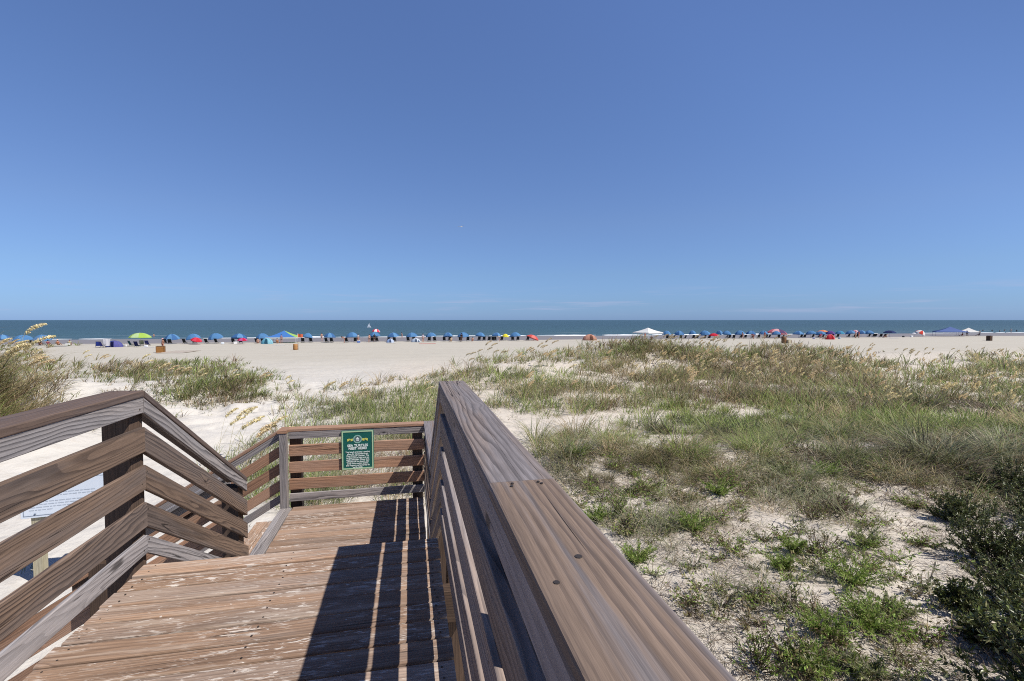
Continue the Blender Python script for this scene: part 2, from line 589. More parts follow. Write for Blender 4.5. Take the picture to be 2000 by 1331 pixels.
def cast(u, v):
    """where the sight line through a point of the photograph meets the ground"""
    rx, ry, rz = ray(u, v)
    n = len(rx)
    t = np.full(n, np.nan)
    for i in range(0, n, 600):
        a, b, c = (q[i:i + 600, None] for q in (rx, ry, rz))
        lo = np.zeros((a.shape[0], 1)); hi = lo + np.nan
        ts = TS[None, ::6]
        below = CZ + c * ts < ground(a * ts, b * ts)
        k = below.argmax(1); ok = below.any(1)
        hi = ts[0, k]; lo = ts[0, np.maximum(k - 1, 0)]
        for _ in range(7):
            md = (lo + hi) / 2
            bl = CZ + c[:, 0] * md < ground(a[:, 0] * md, b[:, 0] * md)
            hi = np.where(bl, md, hi); lo = np.where(bl, lo, md)
        t[i:i + 600] = np.where(ok, hi, np.nan)
    return rx * t, ry * t


def at(u, Y):
    """the point of row Y seen in column u"""
    rx, ry, _ = ray(u, 640)
    x = float(rx / ry * Y)
    return x, float(Y), float(ground(x, Y))


def at_px(u, v):
    x, y = cast(np.array([u]), np.array([v]))
    x, y = float(x[0]), float(y[0])
    return x, y, float(ground(x, y))


# VEGDENS is filled before the terrain is meshed: where plants grow, litter lies on the sand
DC = 0.4
DX0, DX1, DY0, DY1 = -40, 110, -6, 62
dens = np.zeros((int((DX1 - DX0) / DC), int((DY1 - DY0) / DC)))


def splat(x, y, w=1.0):
    i = ((np.asarray(x) - DX0) / DC).astype(int); j = ((np.asarray(y) - DY0) / DC).astype(int)
    ok = (i >= 0) & (j >= 0) & (i < dens.shape[0]) & (j < dens.shape[1])
    np.add.at(dens, (i[ok], j[ok]), w if np.isscalar(w) else w[ok])


def dens_at(x, y):
    i = np.clip(((x - DX0) / DC - 0.5), 0, dens.shape[0] - 1.001); j = np.clip(((y - DY0) / DC - 0.5), 0, dens.shape[1] - 1.001)
    i0 = i.astype(int); j0 = j.astype(int); fi = i - i0; fj = j - j0
    i1 = np.minimum(i0 + 1, dens.shape[0] - 1); j1 = np.minimum(j0 + 1, dens.shape[1] - 1)
    return (dens[i0, j0] * (1 - fi) + dens[i1, j0] * fi) * (1 - fj) + (dens[i0, j1] * (1 - fi) + dens[i1, j1] * fi) * fj


# ------------------------------------------------------------------ sand
def sand_material():
    m, t, b = new_mat("beach_sand")
    pos = t.n("ShaderNodeNewGeometry").outputs['Position']
    x, y, z = t.xyz(pos)
    n1 = t.noise(pos, 0.35, 5, 0.6)
    n2 = t.noise(pos, 3.0, 5, 0.65)
    n3 = t.noise(pos, 60.0, 4, 0.6)
    c = t.mix(n1, (0.51, 0.455, 0.385), (0.60, 0.545, 0.475))
    c = t.mix(t.step(x, 1.0, -4.0), c, t.mix(n1, (0.49, 0.46, 0.415), (0.60, 0.57, 0.525)))
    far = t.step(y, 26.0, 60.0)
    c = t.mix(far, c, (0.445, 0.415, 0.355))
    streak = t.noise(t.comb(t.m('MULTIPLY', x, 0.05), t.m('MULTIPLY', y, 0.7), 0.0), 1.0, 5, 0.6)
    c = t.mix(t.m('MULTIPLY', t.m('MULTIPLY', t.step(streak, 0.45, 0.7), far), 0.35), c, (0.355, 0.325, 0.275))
    c = t.mix(t.m('MULTIPLY', t.step(n2, 0.52, 0.75), 0.35), c, (0.40, 0.33, 0.26))
    c = t.mix(t.m('MULTIPLY', t.step(n3, 0.60, 0.72), 0.28), c, (0.30, 0.235, 0.175))
    tr = t.noise(t.comb(t.m('MULTIPLY', x, 0.10), t.m('MULTIPLY', y, 0.55), 9.0), 1.0, 6, 0.7, 0.6)
    c = t.mix(t.m('MULTIPLY', t.m('MULTIPLY', t.step(tr, 0.54, 0.66), t.step(y, 22.0, 45.0)), 0.22), c, (0.30, 0.265, 0.215))
    wr = t.noise(t.comb(t.m('MULTIPLY', x, 0.25), t.m('MULTIPLY', y, 2.2), 4.0), 1.0, 5, 0.7)
    wl = t.m('MULTIPLY', t.step(t.m('ABSOLUTE', t.m('SUBTRACT', t.m('ADD', y, t.m('MULTIPLY', tr, 9.0)), 100.5)), 2.2, 0.6), t.step(wr, 0.5, 0.62))
    c = t.mix(t.m('MULTIPLY', wl, 0.5), c, (0.13, 0.10, 0.07))
    lit = t.n("ShaderNodeAttribute", attribute_name="litter").outputs['Fac']
    l1 = t.noise(pos, 9.0, 5, 0.7)
    l2 = t.noise(pos, 1.7, 4, 0.6)
    lm = t.m('MULTIPLY', t.step(t.m('ADD', t.m('MULTIPLY', l1, 0.6), t.m('MULTIPLY', l2, 0.4)), 0.40, 0.60), lit)
    c = t.mix(t.m('MULTIPLY', lm, 0.7), c, t.mix(l1, (0.14, 0.105, 0.07), (0.30, 0.24, 0.17)))
    # wet sand towards the water's edge, and sheets of water left on it
    wn = t.noise(t.comb(t.m('MULTIPLY', x, 0.03), t.m('MULTIPLY', y, 0.12), 0.0), 1.0, 4, 0.6)
    wy = t.m('ADD', y, t.m('MULTIPLY', t.m('SUBTRACT', wn, 0.5), 22.0))
    wet = t.step(wy, 101.0, 109.0)
    c = t.mix(wet, c, (0.215, 0.185, 0.16))
    t.put(b.inputs['Base Color'], c)
    t.put(b.inputs['Roughness'], t.m('SUBTRACT', 0.95, t.m('MULTIPLY', wet, 0.5)))
    t.put(b.inputs['Specular IOR Level'], t.m('ADD', 0.15, t.m('MULTIPLY', wet, 0.25)))
    f1 = t.vor(pos, 2.6, 'SMOOTH_F1')
    h = t.m('ADD', t.m('MULTIPLY', n2, 0.8), t.m('MULTIPLY', f1, 0.7))
    h = t.m('MULTIPLY', h, t.m('SUBTRACT', 1.0, t.m('MULTIPLY', far, 0.75)))
    nb = t.bump(h, 0.8, 0.10)
    t.put(b.inputs['Normal'], t.bump(n3, 0.35, 0.008, nb))
    return m


SAND = sand_material()


def axis_grid(a, b, fine0, fine1, step, grow):
    mid = list(np.arange(fine0, fine1 + 1e-6, step))
    out = mid[:]
    s = step; p = mid[-1]
    while p < b:
        s *= grow; p += s; out.append(p)
    s = step; p = mid[0]
    while p > a:
        s *= grow; p -= s; out.insert(0, p)
    return np.array(out)


def grid_mesh(name, xs, ys, zf):
    X, Y = np.meshgrid(xs, ys)
    Z = zf(X, Y)
    nx, ny = len(xs), len(ys)
    me = bpy.data.meshes.new(name)
    me.vertices.add(nx * ny)
    me.vertices.foreach_set("co", np.stack([X, Y, Z], -1).astype(np.float32).ravel())
    i, j = np.meshgrid(np.arange(nx - 1), np.arange(ny - 1))
    a = (j * nx + i).ravel()
    quads = np.stack([a, a + 1, a + nx + 1, a + nx], -1).astype(np.int32)
    nq = len(quads)
    me.loops.add(nq * 4); me.polygons.add(nq)
    me.loops.foreach_set("vertex_index", quads.ravel())
    me.polygons.foreach_set("loop_start", np.arange(nq, dtype=np.int32) * 4)
    me.polygons.foreach_set("loop_total", np.full(nq, 4, dtype=np.int32))
    me.polygons.foreach_set("use_smooth", np.ones(nq, dtype=bool))
    me.update(calc_edges=True)
    return me, X.ravel(), Y.ravel()


def build_ground():
    xs = axis_grid(-900, 900, -14, 16, 0.13, 1.05)
    ys = axis_grid(-40, 300, -1, 24, 0.13, 1.03)
    me, X, Y = grid_mesh("ground", xs, ys, ground)
    d = np.clip(dens_at(X, Y), 0, 1) * ((X > DX0) & (X < DX1) & (Y > DY0) & (Y < DY1))
    a = me.attributes.new("litter", 'FLOAT', 'POINT')
    a.data.foreach_set("value", d.astype(np.float32))
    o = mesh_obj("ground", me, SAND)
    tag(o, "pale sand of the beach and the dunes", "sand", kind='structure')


# ------------------------------------------------------------------ sea
def build_sea():
    m, t, b = new_mat("sea_water")
    pos = t.n("ShaderNodeNewGeometry").outputs['Position']
    x, y, z = t.xyz(pos)
    near = t.step(y, 420.0, 150.0)
    n0 = t.noise(t.comb(t.m('MULTIPLY', x, 0.004), t.m('MULTIPLY', y, 0.02), 0.0), 1.0, 4, 0.6)
    c = t.mix(n0, (0.034, 0.076, 0.102), (0.048, 0.096, 0.120))
    c = t.mix(t.m('MULTIPLY', near, 0.7), c, (0.050, 0.105, 0.125))
    # white water: lines of breakers where the bottom shelves
    wob = t.noise(t.comb(t.m('MULTIPLY', x, 0.018), t.m('MULTIPLY', y, 0.02), 3.0), 1.0, 3, 0.6)
    yy = t.m('ADD', y, t.m('MULTIPLY', t.m('SUBTRACT', wob, 0.5), 16.0))
    brk = t.noise(t.comb(t.m('MULTIPLY', x, 0.06), t.m('MULTIPLY', y, 0.5), 7.0), 1.0, 5, 0.65)
    foam = t.m('MULTIPLY', t.step(yy, 149.0, 150.5), t.step(yy, 153.5, 151.0))
    foam2 = t.m('MULTIPLY', t.m('MULTIPLY', t.step(yy, 172.0, 173.0), t.step(yy, 175.0, 174.0)), 0.3)
    fm = t.m('MULTIPLY', t.m('MAXIMUM', foam, foam2), t.m('MULTIPLY', t.step(brk, 0.45, 0.62), 0.5))
    c = t.mix(fm, c, (0.78, 0.80, 0.80))
    t.put(b.inputs['Base Color'], c)
    b.inputs['Roughness'].default_value = 0.42
    b.inputs['Specular IOR Level'].default_value = 0.22
    w1 = t.noise(t.comb(t.m('MULTIPLY', x, 0.10), t.m('MULTIPLY', y, 0.32), 0.0), 1.0, 5, 0.6)
    w2 = t.noise(t.comb(t.m('MULTIPLY', x, 0.7), t.m('MULTIPLY', y, 1.6), 4.0), 1.0, 3, 0.6)
    h = t.m('ADD', w1, t.m('MULTIPLY', w2, 0.25))
    t.put(b.inputs['Normal'], t.bump(h, 1.0, 1.6))
    def zf(X, Y):
        s = np.clip((Y - 146) / 30, 0, 1) * np.clip((900 - Y) / 700, 0, 1)
        sw = 0.16 * np.sin(Y / 5.5 + 2.0 * fbm(X / 40, Y / 40, 4, 2)) + 0.25 * fbm(X / 9, Y / 4, 8, 2)
        return -0.55 + s * sw
    xs = axis_grid(-24000, 24000, -160, 320, 3.0, 1.12)
    ys = axis_grid(139, 42000, 139, 200, 0.9, 1.05)
    me, X, Y = grid_mesh("sea", xs, ys, zf)
    tag(mesh_obj("sea", me, m), "blue green sea out to the horizon", "sea", kind='structure')
    # low broken crests of surf: real ridges of foam
    fmat = plain("surf_foam", (0.80, 0.82, 0.83), 0.9, 0.06, 2.0)
    g = MB()
    r = random.Random(4)
    for row, (Y0, hh, gap) in enumerate(((146.5, 0.07, 0.30), (150.5, 0.13, 0.50))):
        X0 = -130.0
        while X0 < 320:
            L = r.uniform(4, 26)
            if r.random() > gap:
                n = max(3, int(L / 1.2))
                rows = []
                for i in range(n + 1):
                    tt = i / n
                    e = math.sin(math.pi * tt) ** 0.6
                    px = X0 + L * tt
                    py = Y0 + 2.4 * float(fbm(px / 21, row * 5.0, 60, 2)) + r.uniform(-0.15, 0.15)
                    h1 = (hh * e) * r.uniform(0.6, 1.15)
                    wd = 0.3 + 1.0 * e * r.uniform(0.7, 1.3)
                    rows.append([(px, py - wd, -0.60), (px, py - wd * 0.45, -0.5 + h1 * 0.7), (px, py, -0.5 + h1), (px, py + wd * 0.8, -0.60)])
                for i in range(n):
                    for k in range(3):
                        g.face([rows[i][k], rows[i + 1][k], rows[i + 1][k + 1], rows[i][k + 1]], 0, True)
            X0 += L + r.uniform(0, 5)
    o = g.build("surf", fmat)
    tag(o, "white broken surf along the water's edge", "surf", kind='stuff')


# ------------------------------------------------------------------ the boardwalk
ZD = CZ - 1.38                  # upper deck
ZL = CZ - 2.37                  # landing
Y0, YC, YE = -5.0, 3.12, 3.075  # start, rail corner, deck edge
YB = 4.856                      # foot of the upper stair rails
YN = 6.60                       # inner face of the landing's end rail
SL = 0.608                      # fall of the stairs
XR, XL = 0.192, -1.475          # inner faces of the two side rails
BT = 0.022                      # board thickness
ROWS = ((0.853, 0.9435, 'fascia'), (0.63, 0.772, 'b'), (0.413, 0.555, 'b'), (0.197, 0.338, 'b'), (0.045, 0.148, 'toe'))
CAP0, CAP1 = 0.944, 0.983


def build_boardwalk():
    bw = empty("boardwalk", (0, 0, 0))
    tag(bw, "weathered wooden beach boardwalk with slatted railings and stairs down to a landing", "boardwalk")

    # upper deck
    B = Boards()
    y = YE - 0.1375
    while y > Y0:
        j = random.uniform(-0.003, 0.003)
        for x in (-1.41, -0.68, 0.12):
            for dy in (0.032, 0.098):
                B.screw((x + random.uniform(-.008, .008), y + dy + random.uniform(-.006, .006), ZD + j + 0.001), 'z')
        B.add('x', -1.462 + random.uniform(-0.012, 0.008), 0.166 + random.uniform(-0.003, 0.004), y, y + 0.1290,
              ZD - 0.036 + j, ZD + j, r=0.007, warp=0.0022, slope=random.uniform(-0.0015, 0.0015))
        y -= 0.1415
    B.build("deck", WOOD_DECK, bw)
    B = Boards()
    for x in (-1.43, -0.70, 0.10):
        B.add('y', Y0, YE - 0.045, x, x + 0.04, ZD - 0.25, ZD - 0.038)
    B.add('x', -1.44, 0.15, YE - 0.043, YE - 0.003, ZD - 0.25, ZD - 0.038)
    for yy in (-2.6, -0.75, 1.15, 2.9):
        B.add('x', -1.64, 0.36, yy, yy + 0.09, ZD - 0.46, ZD - 0.26)
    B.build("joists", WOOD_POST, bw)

    # stairs down to the landing
    B = Boards()
    YL = 4.42
    n = 4
    for i in range(1, n + 1):
        z = ZD - (ZD - ZL) * i / (n + 1)
        yy = YE + (YL - YE) * (i - 1) / n
        for k in range(2):
            B.add('x', -1.44, 0.15, yy + 0.02 + k * 0.150, yy + 0.163 + k * 0.150, z - 0.038, z, r=0.007)
    B.build("stair_flight", WOOD_DECK, bw)
    for x in (-1.46, 0.11):
        B = Boards()
        B.add('y', YE, YL, x, x + 0.04, ZD - 0.50, ZD - 0.22, slope=-(ZD - ZL) / (YL - YE))
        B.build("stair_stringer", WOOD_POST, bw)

    # landing
    B = Boards()
    y = 6.555 - 0.1375
    while y > YL - 0.1:
        j = random.uniform(-0.003, 0.003)
        B.add('x', -1.452 + random.uniform(-0.008, 0.008), 0.168 + random.uniform(-0.003, 0.004), y, y + 0.1290,
              ZL - 0.036 + j, ZL + j, r=0.007, warp=0.002)
        y -= 0.1415
    B.build("landing", WOOD_DECK, bw)
    B = Boards()
    B.add('y', 4.98, 6.50, -1.600, -1.535, ZL - 0.038, ZL - 0.001, r=0.006)
    B.add('y', 4.98, 6.50, -1.531, -1.462, ZL - 0.038, ZL + 0.002, r=0.006)
    B.build("edge_board", WOOD_GREY, bw)
    B = Boards()
    for x in (-1.50, -0.7, 0.10):
        B.add('y', YL, 6.52, x, x + 0.04, ZL - 0.25, ZL - 0.04)
    B.add('x', -1.5, 0.15, 6.525, 6.565, ZL - 0.25, ZL - 0.04)
    B.add('x', -1.5, 0.15, YL - 0.05, YL - 0.01, ZL - 0.25, ZL - 0.04)
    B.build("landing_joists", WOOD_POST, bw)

    # side stairs, going down to the left from the landing
    B = Boards()
    XS = -1.605
    ZG = 0.78
    ns = 6
    rise = (ZL - ZG) / (ns + 1)
    run = rise / SL
    for i in range(1, ns + 1):
        z = ZL - rise * i
        xx = XS - run * (i - 1)
        for k in range(2):
            w = 0.135
            B.add('y', 5.02, 6.575, xx - 0.02 - w - k * (w + 0.008), xx - 0.02 - k * (w + 0.008), z - 0.038, z, r=0.007)
    B.build("side_stair_flight", WOOD_DECK, bw)
    for yy in (5.02, 6.53):
        B = Boards()
        B.add('x', XS - run * ns - 0.1, XS, yy, yy + 0.04, ZL - 0.50, ZL - 0.24, slope=SL, origin=XS)
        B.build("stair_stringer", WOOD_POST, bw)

    def railing(label, axis, s0, s1, face, side, z, slope=0.0, origin=None, cap=True, cap_mat=WOOD_CAP, mats=None, cap_w=0.167,
                capin=0.005, posts=(), post_z=0.2, name="railing", joints=()):
        """face: where the inner face of the boards lies; side +1/-1: which way the posts are"""
        e = empty(name, (0, 0, 0), parent=bw)
        e['label'] = label
        mats = mats or {}
        def span(a, b):
            return (face + a * side, face + b * side) if side > 0 else (face + b * side, face + a * side)
        for (a, b, kind) in ROWS:
            B = Boards()
            c0, c1 = span(0, 0.033 if a == 0.63 else BT)
            B.add(axis, s0, s1, c0, c1, z + a, z + b, slope=slope, origin=origin if origin is not None else s0, r=0.004)
            if axis == 'y':                     # two screws into every post, heads in the board's inner face
                for (p, zt) in posts:
                    for dd, ff in ((0.04, 0.3), (0.095, 0.7)):
                        B.screw((face, p + dd, z + a + (b - a) * ff + slope * (p + dd - (origin if origin is not None else s0))), '-x' if side > 0 else 'x')
            B.build("rail_board", mats.get(kind, WOOD_BROWN), e)
        if cap:
            B = Boards()
            c0, c1 = span(-capin, -capin + cap_w)
            cuts = [s0] + list(joints) + [s1]
            for q in range(len(cuts) - 1):
                B = Boards()
                B.add(axis, cuts[q] + (0.0012 if q else 0), cuts[q + 1], c0, c1, z + CAP0, z + CAP1, slope=slope, origin=origin if origin is not None else s0, r=0.006, seg=8)
                if axis == 'y' and not slope:
                    for (p, zt) in posts:
                        if cuts[q] <= p + 0.05 <= cuts[q + 1]:
                            for dx, dy in ((0.05, 0.03), (0.125, 0.035), (0.055, 0.105), (0.12, 0.10)):
                                B.screw((c0 + dx, min(p + dy, cuts[q + 1] - 0.02), z + CAP1 + 0.002), 'z', 0.0042)
                if q == 0 and joints:               # dark loose knots in the near board
                    for dx, yy, rr in ((0.028, 0.69, 0.0060), (0.088, 0.76, 0.0075), (0.118, 0.15, 0.006)):
                        B.screw((c0 + dx, yy, z + CAP1 + 0.0006), 'z', rr)
                B.build("handrail_cap", cap_mat if q == 0 else WOOD_CAP_GREY, e)
        for (p, zt) in posts:
            B = Boards()
            c0, c1 = span(0.035, 0.035 + 0.135)
            if axis == 'y':
                B.add('z', c0, c1, p, p + 0.135, post_z, zt, r=0.004)
            else:
                B.add('z', p, p + 0.135, c0, c1, post_z, zt, r=0.004)
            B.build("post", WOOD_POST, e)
        return e

    grey = {'fascia': WOOD_GREY, 'toe': WOOD_GREY}
    allgrey = {'fascia': WOOD_MID, 'toe': WOOD_MID, 'b': WOOD_MID}
    T = ZD + CAP0 - 0.002
    railing("slatted railing along the deck's seaward-right edge with wide grey handrail", 'y', Y0, YC + 0.05, XR, 1, ZD, mats=allgrey,
            posts=[(-0.85, T), (1.09, T), (YC - 0.09, T)], joints=(1.158,))
    railing("sloping railing down the stairs, below the wide grey handrail", 'y', YC + 0.052, YB, XR, 1, ZD, slope=-SL, origin=YC + 0.05,
            mats=allgrey, posts=[(YB - 0.14, ZD + CAP0 - SL * (YB - YC) + 0.0)])
    TL = ZL + CAP0 - 0.002
    railing("low landing railing behind the foot of the stairs", 'y', YB + 0.004, YN + 0.155, XR, 1, ZL, cap_mat=WOOD_CAP,
            mats=grey, posts=[(YN + 0.017, TL)])
    railing("dark brown railing along the deck edge facing the open sand", 'y', Y0, YC, XL, -1, ZD, cap_mat=WOOD_CAP_BROWN, mats=grey,
            posts=[(-0.85, T), (1.09, T), (YC - 0.08, T)], cap_w=0.175)
    railing("sloping brown railing down the open side of the stairs", 'y', YC + 0.002, YB, XL, -1, ZD, slope=-SL, origin=YC,
            cap_mat=WOOD_CAP_BROWN, mats=grey, posts=[(YB - 0.14, ZD + CAP0 - SL * (YB - YC) - 0.01)], cap_w=0.175)
    tan = {'fascia': WOOD_GREY, 'toe': WOOD_GREY, 'b': WOOD_TAN}
    e = railing("reddish landing end railing that carries the green sign", 'x', -1.51, 0.188, YN, 1, ZL, cap_mat=WOOD_TAN, mats=tan,
                posts=[(-1.505, TL), (0.035, TL)], cap_w=0.15)
    B = Boards()
    B.add('z', -1.602, -1.515, 6.508, 6.592, ZL - 0.45, ZL + CAP0 - 0.002, r=0.004)
    p = B.build("post", WOOD_GREY, e)
    p['label'] = "pale grey post at the head of the side stairs"
    B = Boards()
    B.add('x', -1.62, -1.51, YN - 0.1, YN + 0.145, ZL + CAP0, ZL + CAP1, r=0.006)
    B.build("handrail_cap", WOOD_TAN, e)
    railing("reddish far railing sloping down beside the side stairs", 'x', -4.0, -1.605, YN, 1, ZL - 0.0, slope=SL, origin=-1.605, mats=tan, cap_mat=WOOD_TAN,
            posts=[(-2.75, ZL + CAP0 - SL * 1.16), (-3.95, ZL + CAP0 - SL * 2.36)], cap_w=0.15)
    railing("reddish near railing sloping down beside the side stairs", 'x', -4.0, -1.66, 5.0, -1, ZL, slope=SL, origin=-1.605, mats=tan, cap_mat=WOOD_GREY,
            posts=[(-2.75, ZL + CAP0 - SL * 1.16), (-3.95, ZL + CAP0 - SL * 2.36)], cap_w=0.15)
    return bw


# ------------------------------------------------------------------ signs
def text_mesh(name, body, size, mat, parent, loc, align='CENTER', rz=0.0, ext=0.0015, bold=0.0, space=1.0):
    cu = bpy.data.curves.new(name, 'FONT')
    cu.body = body
    cu.size = size
    cu.align_x = align
    cu.align_y = 'TOP'
    cu.extrude = ext
    cu.offset = bold
    cu.space_line = space
    cu.resolution_u = 3
    o = bpy.data.objects.new(name, cu)
    COL.objects.link(o)
    bpy.context.view_layer.update()
    dg = bpy.context.evaluated_depsgraph_get()
    me = bpy.data.meshes.new_from_object(o.evaluated_get(dg))
    bpy.data.objects.remove(o)
    me.transform(Matrix.Rotation(math.pi / 2, 4, 'X'))
    q = mesh_obj(name, me, mat, parent)
    q.location = loc
    q.rotation_euler = (0, 0, rz)
    return q


def build_turtle_sign():
    green = plain("sign_green", (0.006, 0.105, 0.085), 0.45, 0.12, 8.0, 0.4)
    pale = plain("sign_pale_border", (0.42, 0.58, 0.36), 0.6, 0.06)
    white = plain("sign_white", (0.78, 0.86, 0.82), 0.6, 0.04)
    yellow = plain("sign_yellow", (0.62, 0.62, 0.14), 0.6, 0.06)
    edge = plain("sign_edge", (0.16, 0.12, 0.08), 0.8)
    w, h = 0.405, 0.515
    r = empty("green_sign", (-0.665, YN - 0.004, ZL + 0.418))
    tag(r, "green sea turtle nesting notice with white writing on the landing's end railing", "sign")
    m = MB(); m.box((0, -0.010, h / 2), (w, 0.016, h), bev=0.003)
    m.build("panel", [green], r)
    m = MB()
    yb = -0.0205; t = 0.016
    for a, b, c, d in ((-w / 2 + .006, w / 2 - .006, h - .006 - t, h - .006), (-w / 2 + .006, w / 2 - .006, .006, .006 + t),
                       (-w / 2 + .006, -w / 2 + .006 + t, .006 + t, h - .006 - t), (w / 2 - .006 - t, w / 2 - .006, .006 + t, h - .006 - t)):
        m.box(((a + b) / 2, yb, (c + d) / 2), (b - a, 0.003, d - c))
    m.build("border", [pale], r)
    # emblem: ring, tower-like device in it, scrolls either side
    m = MB()
    ec = (0, h - 0.115)
    n = 28
    for i in range(n):
        a0, a1 = 2 * math.pi * i / n, 2 * math.pi * (i + 1) / n
        for r0, r1, mi, yy in ((0.0, 0.036, 0, -0.0200), (0.040, 0.055, 1, -0.0205)):
            m.face([(ec[0] + r0 * math.cos(a0), yy, ec[1] + r0 * math.sin(a0)), (ec[0] + r1 * math.cos(a0), yy, ec[1] + r1 * math.sin(a0)),
                    (ec[0] + r1 * math.cos(a1), yy, ec[1] + r1 * math.sin(a1)), (ec[0] + r0 * math.cos(a1), yy, ec[1] + r0 * math.sin(a1))], mi)
    yy = -0.0215
    m.face([(-.016, yy, ec[1] - .026), (.016, yy, ec[1] - .026), (.018, yy, ec[1] + .006), (0, yy, ec[1] + .028), (-.018, yy, ec[1] + .006)], 2)
    for k in (-1, 0, 1):
        m.face([(k * .010 - .002, yy - .001, ec[1] - .018), (k * .010 + .002, yy - .001, ec[1] - .018), (k * .010 + .002, yy - .001, ec[1] + .004), (k * .010 - .002, yy - .001, ec[1] + .004)], 0)
    slate = plain("sign_slate", (0.10, 0.15, 0.16), 0.6)
    m.build("emblem", [slate, plain("sign_ring", (0.25, 0.45, 0.38), 0.6), white], r)
    for s in (-1, 1):
        m = MB()
        for k, (a, b, dz) in enumerate(((0.058, 0.085, 0.0), (0.082, 0.108, 0.008), (0.104, 0.128, 0.0))):
            m.face([(s * a, yy, ec[1] - .018 + dz), (s * b, yy, ec[1] - .026 + dz * 2), (s * b, yy, ec[1] + .006 + dz), (s * a, yy, ec[1] + .010 - dz)], 0)
        m.build("scroll", [yellow], r)
    text_mesh("heading", "SEA TURTLES\nNEST HERE!", 0.044, white, r, (0, -0.020, h - 0.178), bold=0.0012, space=0.86)
    body = ("This beach provides a nesting\nplace for sea turtles from\nMay through October. The\nturtles nest at night and are\n"
            "easily disturbed. Please shut\noff lights off the beach, stay\naway from nesting turtles,\nand respect marked areas as\nturtle nests.")
    text_mesh("lettering", body, 0.0255, white, r, (0, -0.020, h - 0.272), bold=0.0005, space=0.98)


def build_info_sign():
    x, y = -4.75, 8.05
    z0 = float(ground(x, y))
    rz = -math.atan2(-x, -y) + math.pi
    rz = math.radians(8)
    r = empty("notice_board", (x, y, z0), rz)
    tag(r, "white notice board on pale wooden posts on the sand beyond the railing", "notice board")
    pale = plain("notice_white", (0.62, 0.68, 0.76), 0.45, 0.05, 3.0, 0.4)
    line = plain("notice_line", (0.20, 0.24, 0.30), 0.7)
    zb, zt = 1.63 - z0, 2.27 - z0
    w = 1.12
    m = MB(); m.box((0, -0.03, (zb + zt) / 2), (w, 0.022, zt - zb), bev=0.003)
    m.build("panel", [pale], r)
    m = MB()
    for a, b, c, d in ((-w / 2 + .03, w / 2 - .03, zt - .036, zt - .03), (-w / 2 + .03, w / 2 - .03, zb + .03, zb + .036),
                       (-w / 2 + .03, -w / 2 + .036, zb + .036, zt - .036), (w / 2 - .036, w / 2 - .03, zb + .036, zt - .036)):
        m.box(((a + b) / 2, -0.043, (c + d) / 2), (b - a, 0.003, d - c))
    m.build("border_line", [line], r)
    rl = random.Random(3)
    for k in range(13):
        zz = zt - 0.075 - k * 0.038
        if k in (3, 8): continue
        m = MB()
        x0 = -w / 2 + 0.10
        while x0 < w / 2 - 0.12:
            ww = rl.uniform(0.02, 0.07)
            m.box((x0 + ww / 2, -0.0425, zz), (ww, 0.002, 0.011))
            x0 += ww + 0.012
            if rl.random() < 0.06: break
        m.build("text_row", [plain("notice_print", (0.42, 0.47, 0.54), 0.7)], r)
    for sx in (-0.40, 0.47):
        for zz in (zb + 0.055, zt - 0.055):
            m = MB(); m.lathe([(0.0, 0.0), (0.012, 0.0), (0.012, 0.008), (0.0, 0.009)], (0, 0, 0), 0, 10)
            me = m.mesh("bolt"); me.transform(Matrix.Translation((sx, -0.042, zz)) @ Matrix.Rotation(math.pi / 2, 4, 'X'))
            mesh_obj("bolt", me, [line], r)
    for sx in (-0.40, 0.47):
        B = Boards(); B.add('z', sx - 0.06, sx + 0.06, -0.015, 0.105, -0.5, zt - 0.05 if sx < 0 else zt - 0.02, r=0.004)
        B.build("post", WOOD_PALE, r)


# ------------------------------------------------------------------ plants
def leaf_material(name="plant_tissue", trans=0.35, rough=0.55):
    m, t, b = new_mat(name)
    col = t.n("ShaderNodeAttribute", attribute_name="col").outputs['Color']
    t.put(b.inputs['Base Color'], col)
    b.inputs['Roughness'].default_value = rough
    b.inputs['Specular IOR Level'].default_value = 0.25 if rough > 0.5 else 0.42
    tr = t.n("ShaderNodeBsdfTranslucent")
    t.put(tr.inputs[0], col)
    mx = t.n("ShaderNodeMixShader"); mx.inputs[0].default_value = trans
    out = t.t.nodes['Material Output']
    t.t.links.new(b.outputs[0], mx.inputs[1]); t.t.links.new(tr.outputs[0], mx.inputs[2]); t.t.links.new(mx.outputs[0], out.inputs[0])
    return m


LEAF = leaf_material()
WAXY = leaf_material("waxy_leaf", 0.15, 0.36)
STEM = leaf_material("stem_tissue", 0.05)


def fast_mesh(name, co, faces4=None, faces3=None, col=None):
    me = bpy.data.meshes.new(name)
    me.vertices.add(len(co))
    me.vertices.foreach_set("co", np.asarray(co, np.float32).ravel())
    n4 = 0 if faces4 is None else len(faces4)
    n3 = 0 if faces3 is None else len(faces3)
    idx = []
    if n4: idx.append(np.asarray(faces4, np.int32).ravel())
    if n3: idx.append(np.asarray(faces3, np.int32).ravel())
    idx = np.concatenate(idx)
    me.loops.add(len(idx)); me.polygons.add(n4 + n3)
    me.loops.foreach_set("vertex_index", idx)
    tot = np.concatenate([np.full(n4, 4, np.int32), np.full(n3, 3, np.int32)])
    st = np.concatenate([[0], np.cumsum(tot)[:-1]]).astype(np.int32)
    me.polygons.foreach_set("loop_start", st)
    me.polygons.foreach_set("loop_total", tot)
    me.polygons.foreach_set("use_smooth", np.ones(n4 + n3, dtype=bool))
    me.update(calc_edges=True)
    if col is not None:
        a = me.attributes.new("col", 'FLOAT_COLOR', 'POINT')
        c = np.concatenate([np.asarray(col, np.float32), np.ones((len(col), 1), np.float32)], 1)
        a.data.foreach_set("color", c.ravel())
    return me


